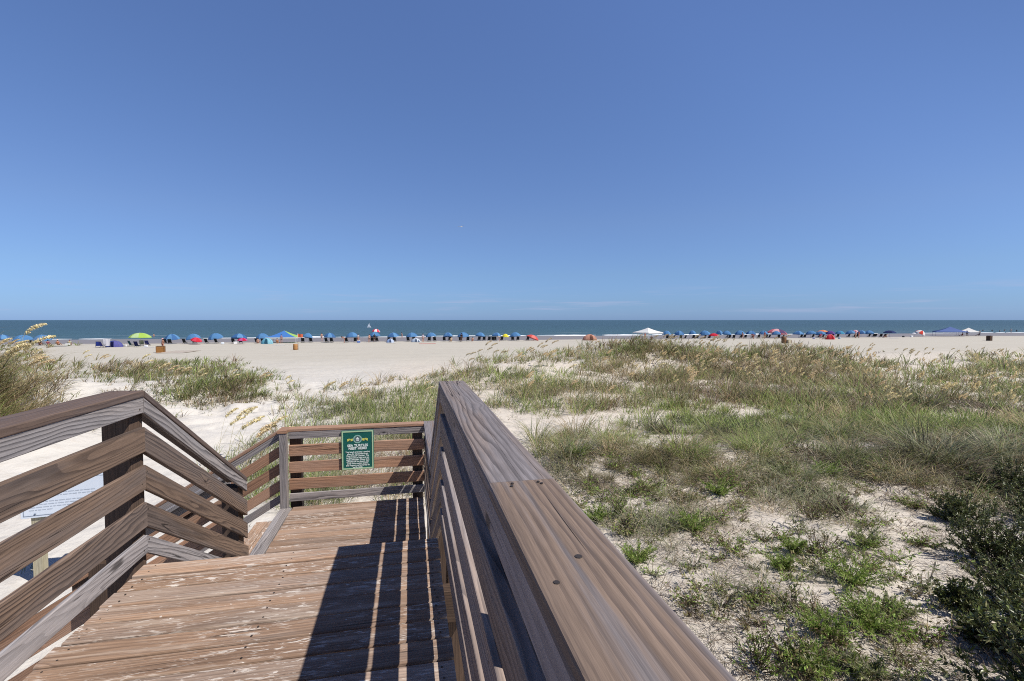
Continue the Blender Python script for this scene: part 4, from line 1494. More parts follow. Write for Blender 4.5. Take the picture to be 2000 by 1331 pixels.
def build_plants():
    r = np.random.default_rng(77)
    # bright feathery plants on the sand beside the boardwalk
    spots = [
        (1668, 1140, 0.42, "bright green feathery plant, fullest one in the middle of the bare sand"),
        (1700, 1228, 0.36, "wide bright green feathery plant below the fullest one, nearer the viewer"),
        (1610, 1240, 0.30, "yellowish feathery plant beside the two bright ones, towards the handrail"),
        (1552, 1080, 0.24, "small bright feathery plant at the foot of the brown bush column"),
        (1529, 1112, 0.20, "little green feathery sprig below the small plant by the brown bush"),
        (1694, 1068, 0.26, "pale feathery sprig between brown tangle and dark shrub"),
        (1752, 1200, 0.22, "pale thin feathery sprig between bright plants and dark shrub's shade"),
        (1590, 1312, 0.26, "yellow green feathery plant at the very bottom, right of the low tangled bush"),
        (1681, 1318, 0.20, "flat yellow green feathery plant at the bottom, beside the shadow"),
        (1243, 1098, 0.26, "lone green tufted feathery plant close to the handrail on bare sand"),
        (1165, 1018, 0.30, "bright feathery plant touching the reddish bush beside the handrail"),
        (1405, 965, 0.34, "yellow green feathery plant standing among grey tufts behind the rail"),
        (1350, 1035, 0.30, "green feathery plant with reddish base on the edge of bare sand"),
        (1290, 1320, 0.18, "tiny feathery sprig at the handrail's lower edge"),
        (1610, 928, 0.34, "bright green feathery plant at the foot of the dark ridge"),
        (1130, 892, 0.30, "fresh green feathery plant on the near face of the ridge by the rail"),
    ]
    for k, (u, v, h, lab) in enumerate(spots):
        x, y, z = at_px(u, v)
        o = make_feathery(r, h, int(14 + h * 40), {'bright': 2, 'fresh': 4} if k not in (5, 6, 8) else {'fresh': 3, 'greygreen': 3}, "feathery_plant")
        put(o, x, y, 1.3)
        tag(o, lab, "plant", "feathery plants on the sand")
    # low bushes with reddish and yellow leaves
    for (u, v, s, mixp, lab) in (
        (1205, 1008, 0.50, {'bright': 5, 'olive': 2, 'brown': 2}, "yellow green and reddish low bush beside the handrail"),
        (1222, 1040, 0.26, {'dark': 3, 'brown': 3, 'green': 1}, "small dark brown bush just below the yellow and reddish one"),
        (1587, 1015, 0.48, {'olive': 4, 'brown': 3, 'bright': 1}, "upper olive bush of the brown column on the sand"),
        (1594, 1085, 0.44, {'olive': 3, 'brown': 4, 'green': 2}, "brown and green bush below the olive bush of the column"),
        (1640, 1005, 0.44, {'brown': 6, 'litter': 3}, "dead brown bush of bare twigs beside the olive bush"),
        (1478, 1300, 0.42, {'bright': 3, 'dark': 3, 'brown': 2}, "low yellow and dark bush at the bottom beside the handrail"),
        (1300, 880, 0.42, {'dark': 3, 'olive': 3, 'green': 2}, "dark bush on the near ridge behind the handrail"),
        (1560, 885, 0.42, {'olive': 3, 'brown': 3, 'bright': 1}, "olive and brown bush in the shadowed part of the ridge"),
        (1880, 930, 0.50, {'brown': 3, 'dark': 4, 'olive': 2}, "dark brown tangle at the ridge's end above the waxy shrub"),
    ):
        x, y, z = at_px(u, v)
        o = make_bush(r, s, s * 0.9, 24, 16, mixp, (0.030, 0.011), "low_bush", LEAF)
        put(o, x, y)
        tag(o, lab, "bush", "low bushes on the rough sand")
    # the dark waxy shrub, and the one at the corner that shades the sand
    waxy = {'waxy': 5, 'green': 1.2}
    for (u, v, s, nb, lab) in (
        (1950, 1105, 0.80, 85, "large dark waxy-leaved shrub on the slope at the side"),
        (1985, 960, 0.62, 70, "dark waxy shrub at the top of the leafy mass by the ridge's end"),
        (1990, 1190, 0.62, 70, "dark waxy shrub filling the gap below the large one at the photo's edge"),
        (2030, 1290, 0.66, 80, "dark waxy shrub low in the bottom corner under the tall leafy one"),
        (1930, 1255, 0.30, 26, "small dark waxy shrub on the shaded sand near the bottom corner"),
        (1905, 955, 0.40, 40, "small waxy shrub at the upper tip of the leafy mass"),
        (1872, 1020, 0.50, 60, "smaller dark waxy shrub joined to the large one on its far side"),
        (1880, 1190, 0.38, 40, "low waxy shrub with red stems in front of the large one"),
        (2060, 1030, 0.85, 100, "dark waxy shrub cut by the photo's edge beyond the large one"),
    ):
        x, y, z = at_px(u, v)
        o = make_bush(r, s, s * 0.95, nb, 40, waxy, (0.042, 0.016), "waxy_shrub", WAXY)
        put(o, x, y)
        tag(o, lab, "shrub", "dark waxy shrubs")
    x, y = 5.2, 2.55
    o = make_bush(r, 1.1, 1.3, 150, 40, waxy, (0.06, 0.024), "waxy_shrub", WAXY, flat=1.0)
    put(o, x, y)
    tag(o, "tall leafy shrub in the bottom corner, its leaves and shade over the sand", "shrub", "dark waxy shrubs")

    # small leafy weeds on the sand
    wp = []
    for k in range(5):
        mp = ({'bright': 2, 'fresh': 3}, {'fresh': 3, 'olive': 2}, {'olive': 3, 'brown': 2}, {'greygreen': 4, 'green': 2}, {'bright': 2, 'olive': 2, 'brown': 1})[k]
        root = empty("low_weed")
        st, lf = [], []
        for i in range(9 + 2 * k):
            az = r.uniform(0, 6.28); ln = r.uniform(0.5, 2.2)
            pts = curve_pts((0, 0, -0.01), (math.cos(az) * ln, math.sin(az) * ln, 1), 0.12 + 0.16 * r.random(), (math.cos(az + 1) * .5, math.sin(az + 1) * .5, 0.1), 5)
            st.append(strip(pts, 0.005, 0.002, (0.14, 0.10, 0.06), r))
            n_ = 12
            c = pts[r.integers(1, 6, n_)] + r.normal(0, 0.008, (n_, 3))
            lf.append(leaflets(c, r.normal(0, 1, (n_, 3)) + np.array([math.cos(az), math.sin(az), 0.3]), np.full(n_, 0.042), np.full(n_, 0.013), pal(mp, n_, r), r, 0.8))
        part_mesh("stems", st, STEM, root)
        part_mesh("foliage", lf, LEAF, root)
        wp.append(root)
    usedw = [False] * 5
    for poly, n in (([(1120, 960), (1560, 900), (1830, 960), (1850, 1120), (1780, 1340), (1450, 1340), (1270, 1110)], 150), ([(1060, 890), (1900, 900), (1840, 980), (1150, 990)], 90)):
        x, y = scatter(poly, n, r, 0.30, 0.7, 91)
        for a, b in zip(x, y):
            k = int(r.integers(0, 5))
            o = wp[k] if not usedw[k] else copy_tree(wp[k])
            usedw[k] = True
            put(o, a, b, r.uniform(0.55, 1.6))
            tag(o, "small sprawling weed on the sand and litter beside the handrail", "weed", "small weeds on the sand")

    # separate tufts on the ridge and on the open sand
    protos = []
    for k in range(6):
        protos.append(make_tuft(r, (70, 110, 50, 130, 90, 60)[k], (0.34, 0.46, 0.26, 0.52, 0.40, 0.30)[k],
                                ({'greygreen': 5, 'green': 2, 'tan': 1}, {'green': 4, 'greygreen': 3, 'dark': 1}, {'greygreen': 5, 'tan': 1},
                                 {'green': 3, 'olive': 3, 'dark': 2}, {'fresh': 3, 'green': 3}, {'greygreen': 4, 'litter': 2})[k],
                                0.06 + 0.02 * (k % 3), 0.0042))
    used = [False] * 6
    grp = [
        ([(1060, 878), (1050, 960), (1520, 880), (2060, 905), (2060, 930), (1500, 950), (1150, 965)], 46, (0, 1, 3, 5), 1.0,
         "grey green spiky tuft on the rough sand at the ridge's near foot", "grass tufts at the ridge's foot"),
        ([(1050, 860), (1250, 835), (1460, 808), (1680, 830), (2060, 850), (2060, 915), (1560, 895), (1240, 895)], 64, (1, 3, 4), 1.15,
         "big arching dark-shadowed tuft along the rough ridge", "grass tufts along the ridge"),
        ([(1110, 960), (1500, 930), (1800, 960), (1830, 1060), (1700, 1331), (1480, 1240), (1250, 1090)], 40, (0, 2, 5), 0.62,
         "small thin tuft on the bare sand beside the handrail", "small tufts on the bare sand"),
    ]
    for poly, n, ks, sc, lab, g in grp:
        x, y = scatter(poly, n * 3, r, 0.0)
        keep = []
        for i in range(len(x)):
            if all((x[i] - a) ** 2 + (y[i] - b) ** 2 > (0.38 * sc) ** 2 for a, b in keep):
                keep.append((x[i], y[i]))
            if len(keep) >= n: break
        for (a, b) in keep:
            k = int(r.choice(ks))
            o = protos[k] if not used[k] else copy_tree(protos[k])
            used[k] = True
            put(o, a, b, sc * r.uniform(0.75, 1.25))
            tag(o, lab, "grass tuft", g)

    # sea oats
    oats = [make_sea_oats(r, 1, 1.15, tint=(0.76, 0.66, 0.42)), make_sea_oats(r, 2, 1.2, tint=(0.78, 0.69, 0.42)),
            make_sea_oats(r, 3, 1.3, tint=(0.74, 0.61, 0.38)), make_sea_oats(r, 2, 1.55, tint=(0.64, 0.53, 0.34)),
            make_sea_oats(r, 1, 1.6, (0.26, 0.36), tint=(0.58, 0.50, 0.32), leaf=False), make_sea_oats(r, 4, 1.25, (0.36, 0.5), tint=(0.78, 0.68, 0.42))]
    used = [False] * 6
    rows = []

    def oat(u, v, k, s, lab, g, rz=None):
        x, y, z = at_px(u, v)
        if not math.isfinite(x): return
        o = oats[k] if not used[k] else copy_tree(oats[k])
        used[k] = True
        put(o, x, y, s, rz if rz is not None else r.uniform(-0.5, 0.5))
        tag(o, lab, "sea oats", g)
    for u, v, k, s in ((-12, 712, 5, 1.75), (8, 708, 2, 1.75), (24, 714, 5, 1.65), (-34, 716, 2, 1.8), (38, 722, 5, 1.5), (0, 745, 5, 1.3), (46, 740, 2, 1.25), (12, 760, 1, 1.3), (52, 735, 1, 1.3), (-8, 770, 5, 1.0), (40, 775, 2, 0.9)):
        oat(u, v, k, s, "golden sea oats with seed heads above the horizon on the tall dune", "sea oats on the tall dune", r.uniform(-0.25, 0.25))
    oat(150, 728, 1, 1.15, "pair of pale sea oat plumes over the water, just beside the tall dune", "sea oats on the low dune", 0.0)
    oat(186, 730, 2, 1.1, "orange tan sea oat plumes arching in front of the blue beach chairs", "sea oats on the low dune", 0.1)
    for u, v, k, s in ((262, 752, 1, 1.0), (300, 765, 5, 0.95), (322, 768, 2, 1.0), (345, 770, 5, 0.9), (500, 775, 2, 0.9), (440, 770, 1, 0.8), (545, 785, 1, 0.8), (375, 770, 1, 0.8)):
        oat(u, v, k, s, "yellow sea oats bending over the low grassy dune", "sea oats on the low dune")
    for u, v, k, s in ((432, 925, 1, 1.05), (470, 940, 2, 1.0), (455, 905, 1, 0.95), (505, 930, 1, 0.95), (418, 900, 1, 0.9)):
        oat(u, v, k, s, "pale yellow sea oats by the side stairs on white sand", "sea oats by the side stairs", r.uniform(-0.2, 0.6))
    for u, v, k, s in ((625, 800, 5, 0.8), (650, 795, 2, 0.8), (690, 800, 1, 0.75), (740, 790, 4, 0.9), (800, 790, 4, 0.95), (815, 800, 1, 0.8), (835, 780, 4, 0.9), (780, 800, 4, 0.8)):
        oat(u, v, k, s, "thin sea oats beside the sand path behind the landing", "sea oats along the sand path")
    for i in range(34):
        u = r.uniform(880, 1330); v = 738 - (u - 880) * 0.11 + r.uniform(-8, 16)
        oat(u, v, int(r.choice([3, 4, 4])), r.uniform(0.85, 1.1), "thin sea oat stalk against the beach at the big dune's near end", "sea oat stalks at the dune's near end")
    for i in range(74):
        u = r.uniform(1330, 1720); v = r.uniform(700, 775)
        oat(u, v, int(r.choice([2, 2, 3, 1])), r.uniform(0.8, 1.1), "tan sea oats crowded on the brown part of the big dune", "sea oats on the big dune's brown part")
    for i in range(26):
        u = r.uniform(1000, 1350); v = r.uniform(712, 800)
        oat(u, v, int(r.choice([1, 2])), r.uniform(0.7, 1.0), "single tan sea oat plume on the big dune's green front", "sea oats on the big dune's front")
    for i in range(44):
        u = r.uniform(1680, 2040); v = r.uniform(716, 830)
        oat(u, v, int(r.choice([1, 2, 5])), r.uniform(0.7, 1.0), "pale sea oats standing in the green end of the big dune", "sea oats on the dune's green end")
    for i in range(30):
        u = r.uniform(1720, 2050); v = r.uniform(708, 726)
        oat(u, v, 4, r.uniform(0.9, 1.15), "dark thin sea oat stalk against the far beach behind the dune", "sea oat stalks on the dune's far end")
    for i in range(12):
        u = r.uniform(1280, 1520); v = r.uniform(682, 700)
        oat(u, v, 4, r.uniform(1.0, 1.25), "sea oat stalk on the dune's top reaching over the umbrellas", "sea oat stalks on the dune's top")
    for k, o in enumerate(oats):
        if not used[k]:
            for c in list(o.children): bpy.data.objects.remove(c)
            bpy.data.objects.remove(o)


# ------------------------------------------------------------------ people
def skin_mesh(name, verts, edges, root=0, sub=1):
    me = bpy.data.meshes.new(name)
    me.from_pydata([v[:3] for v in verts], edges, [])
    o = bpy.data.objects.new(name, me)
    COL.objects.link(o)
    sk = o.modifiers.new("skin", 'SKIN')
    lay = me.skin_vertices[0] if me.skin_vertices else None
    if lay is None:
        bm_layer = None
    for i, v in enumerate(verts):
        d = me.skin_vertices[0].data[i]
        rr = v[3]
        d.radius = (rr, v[4] if len(v) > 4 else rr)
        d.use_root = (i == root)
    ss = o.modifiers.new("sub", 'SUBSURF'); ss.levels = sub; ss.render_levels = sub
    bpy.context.view_layer.update()
    dg = bpy.context.evaluated_depsgraph_get()
    out = bpy.data.meshes.new_from_object(o.evaluated_get(dg))
    out.name = name
    bpy.data.objects.remove(o)
    for p in out.polygons: p.use_smooth = True
    return out


def add_skin_layer(me):
    pass


POSES = {}


def figure(pose):
    """joint table -> body, clothes, hair meshes. The figure faces +Y and stands on z = 0."""
    if pose in POSES: return POSES[pose]
    if pose == 'stand':
        hip, chest, neck, head = (0, 0, .93), (0, .0, 1.30), (0, -.01, 1.48), (0, .02, 1.62)
        arms = [((.19, 0, 1.40), (.25, -.03, 1.13), (.26, .05, .89)), ((-.19, 0, 1.40), (-.24, -.03, 1.13), (-.22, .07, .90))]
        legs = [((.10, 0, .88), (.11, .02, .48), (.11, -.02, .09), (.12, .13, .03)), ((-.10, 0, .88), (-.12, .02, .48), (-.13, -.01, .09), (-.15, .13, .03))]
    elif pose == 'walk':
        hip, chest, neck, head = (0, 0, .91), (0, .04, 1.28), (0, .05, 1.46), (0, .09, 1.60)
        arms = [((.19, .04, 1.38), (.25, .12, 1.14), (.24, .30, .98)), ((-.19, .04, 1.38), (-.25, -.12, 1.15), (-.25, -.14, .90))]
        legs = [((.10, 0, .87), (.10, -.08, .48), (.10, -.36, .14), (.10, -.24, .05)), ((-.10, 0, .87), (-.10, .22, .50), (-.10, .22, .09), (-.11, .36, .04))]
    elif pose == 'bend':
        hip, chest, neck, head = (0, -.12, .90), (0, .20, 1.10), (0, .36, 1.16), (0, .48, 1.16)
        arms = [((.18, .28, 1.10), (.20, .34, .84), (.16, .40, .60)), ((-.18, .28, 1.10), (-.20, .36, .84), (-.16, .42, .60))]
        legs = [((.10, -.10, .86), (.12, .04, .48), (.12, -.04, .09), (.13, .11, .03)), ((-.10, -.10, .86), (-.12, .04, .48), (-.12, -.04, .09), (-.13, .11, .03))]
    else:  # sitting on a low chair or the sand
        hip, chest, neck, head = (0, 0, .24), (0, -.10, .58), (0, -.12, .76), (0, -.09, .90)
        arms = [((.19, -.10, .69), (.27, .02, .47), (.20, .24, .40)), ((-.19, -.10, .69), (-.27, .02, .47), (-.20, .24, .40))]
        legs = [((.10, .04, .22), (.13, .40, .38), (.13, .72, .10), (.14, .86, .05)), ((-.10, .04, .22), (-.13, .40, .38), (-.14, .70, .10), (-.15, .84, .05))]
    V = [(*hip, .135, .10)]; E = []
    mid = tuple((a + b) / 2 for a, b in zip(hip, chest))
    V.append((*mid, .125, .095)); E.append((0, 1))
    V.append((*chest, .155, .105)); E.append((1, 2))
    V.append((*neck, .055)); E.append((2, 3))
    V.append((*head, .085, .095)); E.append((3, 4))
    hd = Vector(head) - Vector(neck); hd.normalize()
    top = Vector(head) + hd * .10
    V.append((*top, .055)); E.append((4, 5))
    fwd = Vector((0, 1, 0)) if pose != 'bend' else Vector((0, .35, -.94))
    nose = Vector(head) + fwd * .105
    V.append((*nose, .012)); E.append((4, 6))
    for (sh, el, wr) in arms:
        i = len(V)
        V += [(*sh, .055), (*el, .042), (*wr, .028)]
        E += [(2, i), (i, i + 1), (i + 1, i + 2)]
        d = (Vector(wr) - Vector(el)).normalized()
        palm = Vector(wr) + d * .07
        V.append((*palm, .032, .018)); E.append((i + 2, i + 3))
        side = d.cross(Vector((0, 1, 0.2))).normalized() if abs(d.y) < 0.9 else Vector((1, 0, 0))
        per = d.cross(side).normalized()
        for k, (off, ln) in enumerate(((-.027, .070), (-.009, .080), (.009, .074), (.027, .058))):
            b = len(V)
            k1 = palm + side * off + d * .035
            k2 = k1 + d * ln * .6 + per * .012
            V += [(*k1, .0095), (*k2, .008)]
            E += [(i + 3, b), (b, b + 1)]
        b = len(V)
        th = palm + side * -.040 - d * .02
        th2 = th + (d * .7 - side * .6) * .045
        V += [(*th, .011), (*th2, .009)]; E += [(i + 3, b), (b, b + 1)]
    for (h, kn, an, toe) in legs:
        i = len(V)
        V += [(*h, .095), (*kn, .060), (*an, .042), (*toe, .038, .022)]
        E += [(0, i), (i, i + 1), (i + 1, i + 2), (i + 2, i + 3)]
    body = skin_mesh("body", V, E)
    # shorts: pelvis and upper thighs, a little larger
    S = [(*hip, .152, .122), (*(Vector(hip) + (Vector(chest) - Vector(hip)) * .22), .145, .112)]
    SE = [(0, 1)]
    for (h, kn, an, toe) in legs:
        m_ = Vector(h) + (Vector(kn) - Vector(h)) * .48
        i = len(S); S += [(*h, .115), (*m_, .096)]; SE += [(0, i), (i, i + 1)]
    shorts = skin_mesh("shorts", S, SE)
    T = [(*(Vector(hip) + (Vector(chest) - Vector(hip)) * .30), .148, .115), (*mid, .145, .112), (*chest, .172, .122), (*(Vector(chest) + (Vector(neck) - Vector(chest)) * .62), .09)]
    TE = [(0, 1), (1, 2), (2, 3)]
    for (sh, el, wr) in arms:
        m_ = Vector(sh) + (Vector(el) - Vector(sh)) * .5
        i = len(T); T += [(*sh, .074), (*m_, .064)]; TE += [(2, i), (i, i + 1)]
    shirt = skin_mesh("shirt", T, TE)
    # hair: a cap over the skull, open towards the face
    g = MB()
    c = Vector(head) + hd * .035 - fwd * .012
    n, mrows = 12, 5
    rowsv = []
    for a in range(mrows + 1):
        th = math.radians(112) * a / mrows
        ring = []
        for k in range(n):
            ph = 2 * math.pi * k / n
            vx, vy, vz = math.sin(th) * math.cos(ph), math.sin(th) * math.sin(ph), math.cos(th)
            if vy > 0.35 and th > 0.9: vz = max(vz, 0.55); vy *= 0.9
            ring.append((c.x + vx * .098, c.y + vy * .108, c.z + vz * .108))
        rowsv.append(ring)
    for a in range(mrows):
        for k in range(n):
            k2 = (k + 1) % n
            g.face([rowsv[a][k], rowsv[a + 1][k], rowsv[a + 1][k2], rowsv[a][k2]], 0, True)
    hair = g.mesh("hair")
    for me in (body, shorts, shirt, hair): me.materials.clear(); me.materials.append(None)
    POSES[pose] = (body, shorts, shirt, hair)
    return POSES[pose]


PAINT = {}


def paint(col, kind='cloth'):
    k = (tuple(round(c, 3) for c in col), kind)
    if k not in PAINT:
        nm = "%s_%02d" % ("fabric" if kind == 'cloth' else 'finish', len(PAINT))
        PAINT[k] = cloth(nm, col) if kind == 'cloth' else plain(nm, col, 0.55)
    return PAINT[k]


SKINS = [(0.50, 0.27, 0.18), (0.42, 0.21, 0.14), (0.56, 0.33, 0.24), (0.16, 0.085, 0.055)]


def person(label, x, y, pose, skin, shorts, shirt, hair, rz=0.0, s=1.0, dz=0.0, hat=None):
    root = empty("person", (x, y, float(ground(x, y)) + dz), rz)
    root.scale = (s, s, s)
    for nm, me, col in zip(("body", "shorts", "shirt", "hair"), figure(pose), (skin, shorts, shirt, hair)):
        if col is None: continue
        o = bpy.data.objects.new(nm, me)
        COL.objects.link(o); o.parent = root
        o.material_slots[0].link = 'OBJECT'
        o.material_slots[0].material = paint(col, 'finish' if nm == 'body' else 'cloth')
    if hat:
        hz = {'stand': (0, .02, 1.70), 'walk': (0, .09, 1.68), 'bend': (0, .58, 1.16), 'sit': (0, -.09, .99)}[pose]
        m = MB(); m.lathe([(0.19, -.01), (0.11, 0.005), (0.105, .06), (0.05, .10), (0.0, .105)], hz, 0, 14)
        m.build("hat", [paint(hat)], root)
    tag(root, label, "person", "people on the beach")
    return root


# ------------------------------------------------------------------ things on the beach
BLUE = (0.10, 0.245, 0.46)
BLUE_D = (0.055, 0.145, 0.33)


def make_umbrella(R, rise, top, cols, gores=8, tilt=(0, 0), name="beach_umbrella", lean=0.0, valance=0.10):
    root = empty(name)
    tx, ty = tilt
    m = MB()
    rot = Matrix.Rotation(tx, 4, 'X') @ Matrix.Rotation(ty, 4, 'Y')
    sub = 4
    N = gores * sub
    rings = []
    prof = [(0.0, 1.0), (0.25, 0.955), (0.5, 0.80), (0.75, 0.50), (0.93, 0.17), (1.0, 0.0)]
    for (a, h) in prof:
        ring = []
        for k in range(N):
            t = 2 * math.pi * k / N
            loc = (k % sub) / sub
            sag = math.sin(math.pi * loc)
            rr = R * a * (1 - 0.045 * sag * a)
            zz = rise * h - 0.03 * sag * a * a * R
            p = rot @ Vector((rr * math.cos(t), rr * math.sin(t), zz - rise))
            ring.append((p.x, p.y, p.z + top))
        rings.append(ring)
    val = []
    for k in range(N):
        t = 2 * math.pi * k / N
        sag = math.sin(math.pi * (k % sub) / sub)
        rr = R * (1 - 0.045 * sag)
        p = rot @ Vector((rr * math.cos(t), rr * math.sin(t), -rise - 0.03 * sag * R - valance * (1 - 0.35 * sag)))
        val.append((p.x, p.y, p.z + top))
    rings.append(val)
    for i in range(len(rings) - 1):
        for k in range(N):
            k2 = (k + 1) % N
            g = (k // sub) % len(cols)
            if i == 0:
                m.face([rings[0][0], rings[1][k], rings[1][k2]], g, True)
            else:
                m.face([rings[i][k], rings[i + 1][k], rings[i + 1][k2], rings[i][k2]], g, True)
    m.build("canopy", [paint(c) for c in cols], root)
    m = MB()
    m.tube([(lean, 0, -0.35), (0, 0, top - 0.02), (0, 0, top + 0.06)], [0.022, 0.022, 0.012], 0, 8)
    m.build("pole", [paint((0.55, 0.55, 0.53), 'finish')], root)
    return root


def make_chair(fabric, frame=(0.10, 0.10, 0.10), name="beach_chair"):
    """low folding beach chair, seat facing +Y, back towards -Y"""
    root = empty(name)
    m = MB()
    n = 6
    pts = [(-.28, .32 - .02 * k, .30) for k in range(1)]
    prof = [(0.34, 0.30), (0.18, 0.25), (0.0, 0.22), (-0.16, 0.24)]
    for i in range(len(prof) - 1):
        (a, h), (b, g) = prof[i], prof[i + 1]
        m.face([(-.27, a, h), (.27, a, h), (.27, b, g), (-.27, b, g)], 0, True)
        m.face([(-.27, b, g - .012), (.27, b, g - .012), (.27, a, h - .012), (-.27, a, h - .012)], 0, True)
    m.build("seat", [paint(fabric)], root)
    m = MB()
    prof = [(-0.16, 0.24), (-0.30, 0.52), (-0.42, 0.80), (-0.47, 0.92)]
    for i in range(len(prof) - 1):
        (a, h), (b, g) = prof[i], prof[i + 1]
        m.face([(-.27, a, h), (.27, a, h), (.27, b, g), (-.27, b, g)], 0, True)
        m.face([(-.27, b - .014, g), (.27, b - .014, g), (.27, a - .014, h), (-.27, a - .014, h)], 0, True)
    m.build("backrest", [paint(fabric)], root)
    m = MB()
    for s in (-1, 1):
        x = .29 * s
        m.tube([(x, .36, .30), (x, -.16, .24), (x, -.49, .95)], .014, 0, 6)
        m.tube([(x, .30, 0.0), (x, -.30, .50), (x, .22, .50)], .014, 0, 6)
        m.tube([(x, -.45, 0.0), (x, .22, .30)], .014, 0, 6)
        m.box((x, 0.0, .515), (.05, .42, .02), 0, bev=.006)
    m.tube([(-.29, -.49, .95), (.29, -.49, .95)], .014, 0, 6)
    m.tube([(-.29, .30, 0.01), (.29, .30, 0.01)], .014, 0, 6)
    m.tube([(-.29, -.45, 0.01), (.29, -.45, 0.01)], .014, 0, 6)
    m.build("frame", [paint(frame, 'finish')], root)
    return root


def make_canopy(W_, D, eave, peak, cols, name="canopy_tent", val=0.25, legcol=(0.75, 0.75, 0.75)):
    """pop-up canopy: pyramid roof with a valance, four legs"""
    root = empty(name)
    m = MB()
    c = [(-W_ / 2, -D / 2), (W_ / 2, -D / 2), (W_ / 2, D / 2), (-W_ / 2, D / 2)]
    for k in range(4):
        a, b = c[k], c[(k + 1) % 4]
        mi = k % len(cols)
        # slightly hollow roof panels in strips
        nst = 6
        for i in range(nst):
            t0, t1 = i / nst, (i + 1) / nst
            def q(p, t): return (p[0] * (1 - t), p[1] * (1 - t), eave + (peak - eave) * (t - 0.10 * math.sin(math.pi * t)))
            if i < nst - 1: m.face([q(a, t0), q(b, t0), q(b, t1), q(a, t1)], mi, False)
            else: m.face([q(a, t0), q(b, t0), (0, 0, peak)], mi, False)
        m.face([(a[0], a[1], eave - val), (b[0], b[1], eave - val), (b[0], b[1], eave), (a[0], a[1], eave)], mi if len(cols) < 5 else 4)
    m.build("roof", [paint(x) for x in cols], root)
    for (x, y) in c:
        m = MB()
        m.box((x * 0.985, y * 0.985, (eave - 0.02) / 2 - 0.05), (0.05, 0.05, eave + 0.06), bev=0.008)
        m.build("leg", [paint(legcol, 'finish')], root)
    return root


def make_dome_tent(R, H, col, col2):
    root = empty("dome_tent")
    m = MB()
    n, rows = 20, 6
    rings = []
    for i in range(rows + 1):
        t = (math.pi / 2) * i / rows
        rings.append([(R * math.cos(t) * math.cos(2 * math.pi * k / n) * (1.0 if abs(math.sin(2 * math.pi * k / n)) < .8 else .92), R * .75 * math.cos(t) * math.sin(2 * math.pi * k / n), H * math.sin(t)) for k in range(n)])
    for i in range(rows):
        for k in range(n):
            k2 = (k + 1) % n
            if i < 4 and k in (14, 15): continue            # the open door, towards the dunes
            m.face([rings[i][k], rings[i][k2], rings[i + 1][k2], rings[i + 1][k]], 0 if (k // 5) % 2 == 0 else 1, True)
    m.build("shell", [paint(col), paint(col2)], root)
    m = MB()
    for a in (0.6, 2.5):
        m.tube([(R * 1.01 * math.cos(t) * math.cos(a), R * .76 * math.cos(t) * math.sin(a), H * 1.01 * math.sin(t)) for t in np.linspace(0, math.pi, 15)], 0.012, 0, 5)
    m.build("poles", [paint((0.2, 0.2, 0.2), 'finish')], root)
    m = MB(); m.lathe([(R * 0.95, 0.01), (0.0, 0.02)], (0, 0, 0), 0, 20)
    me = m.mesh("floor"); me.transform(Matrix.Diagonal((1, .75, 1, 1)))
    mesh_obj("floor", me, [paint(col2)], root)
    return root


def make_cooler(col):
    root = empty("cooler")
    m = MB(); m.box((0, 0, .17), (.58, .36, .34), bev=.03); m.build("body", [paint(col, 'finish')], root)
    m = MB(); m.box((0, 0, .365), (.60, .38, .05), bev=.018); m.build("lid", [paint((.75, .75, .74), 'finish')], root)
    m = MB(); m.tube([(-.31, 0, .28), (-.34, 0, .42), (.34, 0, .42), (.31, 0, .28)], .012, 0, 6); m.build("handle", [paint((.6, .6, .6), 'finish')], root)
    return root


def make_bag(col):
    root = empty("beach_bag")
    m = MB()
    w = [(.24, .10, 0.0), (.28, .13, .10), (.27, .12, .25), (.22, .06, .36)]
    rings = []
    for (a, b, z) in w:
        rings.append([(a * math.copysign(abs(math.cos(t)) ** .6, math.cos(t)), b * math.copysign(abs(math.sin(t)) ** .6, math.sin(t)), z) for t in np.linspace(0, 2 * math.pi, 14, endpoint=False)])
    for i in range(3):
        for k in range(14):
            k2 = (k + 1) % 14
            m.face([rings[i][k], rings[i][k2], rings[i + 1][k2], rings[i + 1][k]], 0, True)
    m.face(list(reversed(rings[0])))
    m.build("sack", [paint(col)], root)
    for y in (-.05, .05):
        m = MB(); m.tube([(-.13, y, .34), (-.10, y, .52), (.10, y, .52), (.13, y, .34)], .012, 0, 6); m.build("handle", [paint((.5, .45, .35))], root)
    return root


def make_towel(w, d, col):
    """a crumpled blanket lying on the sand"""
    m = MB()
    nx, ny = 14, 8
    ph = random.random() * 9
    P_ = [[(w * (i / nx - .5) + .03 * math.sin(j * 1.3 + ph), d * (j / ny - .5) + .03 * math.sin(i * 1.1 + ph), .05 + .03 * math.sin(i * 1.7 + ph) * math.sin(j * 1.3)) for i in range(nx + 1)] for j in range(ny + 1)]
    for j in range(ny):
        for i in range(nx):
            m.face([P_[j][i], P_[j][i + 1], P_[j + 1][i + 1], P_[j + 1][i]], 0, True)
    for i in range(nx):
        for row in (0, ny):
            a, b = P_[row][i], P_[row][i + 1]
            m.face([a, b, (b[0], b[1], b[2] - .02), (a[0], a[1], a[2] - .02)], 0)
    return m.build("beach_towel", [paint(col)])


def place(o, x, y, label, cat, group=None, rz=0.0, dz=0.0, s=1.0):
    o.location = (x, y, float(ground(x, y)) + dz)
    o.rotation_euler = (0, 0, rz)
    o.scale = (s, s, s)
    return tag(o, label, cat, group)


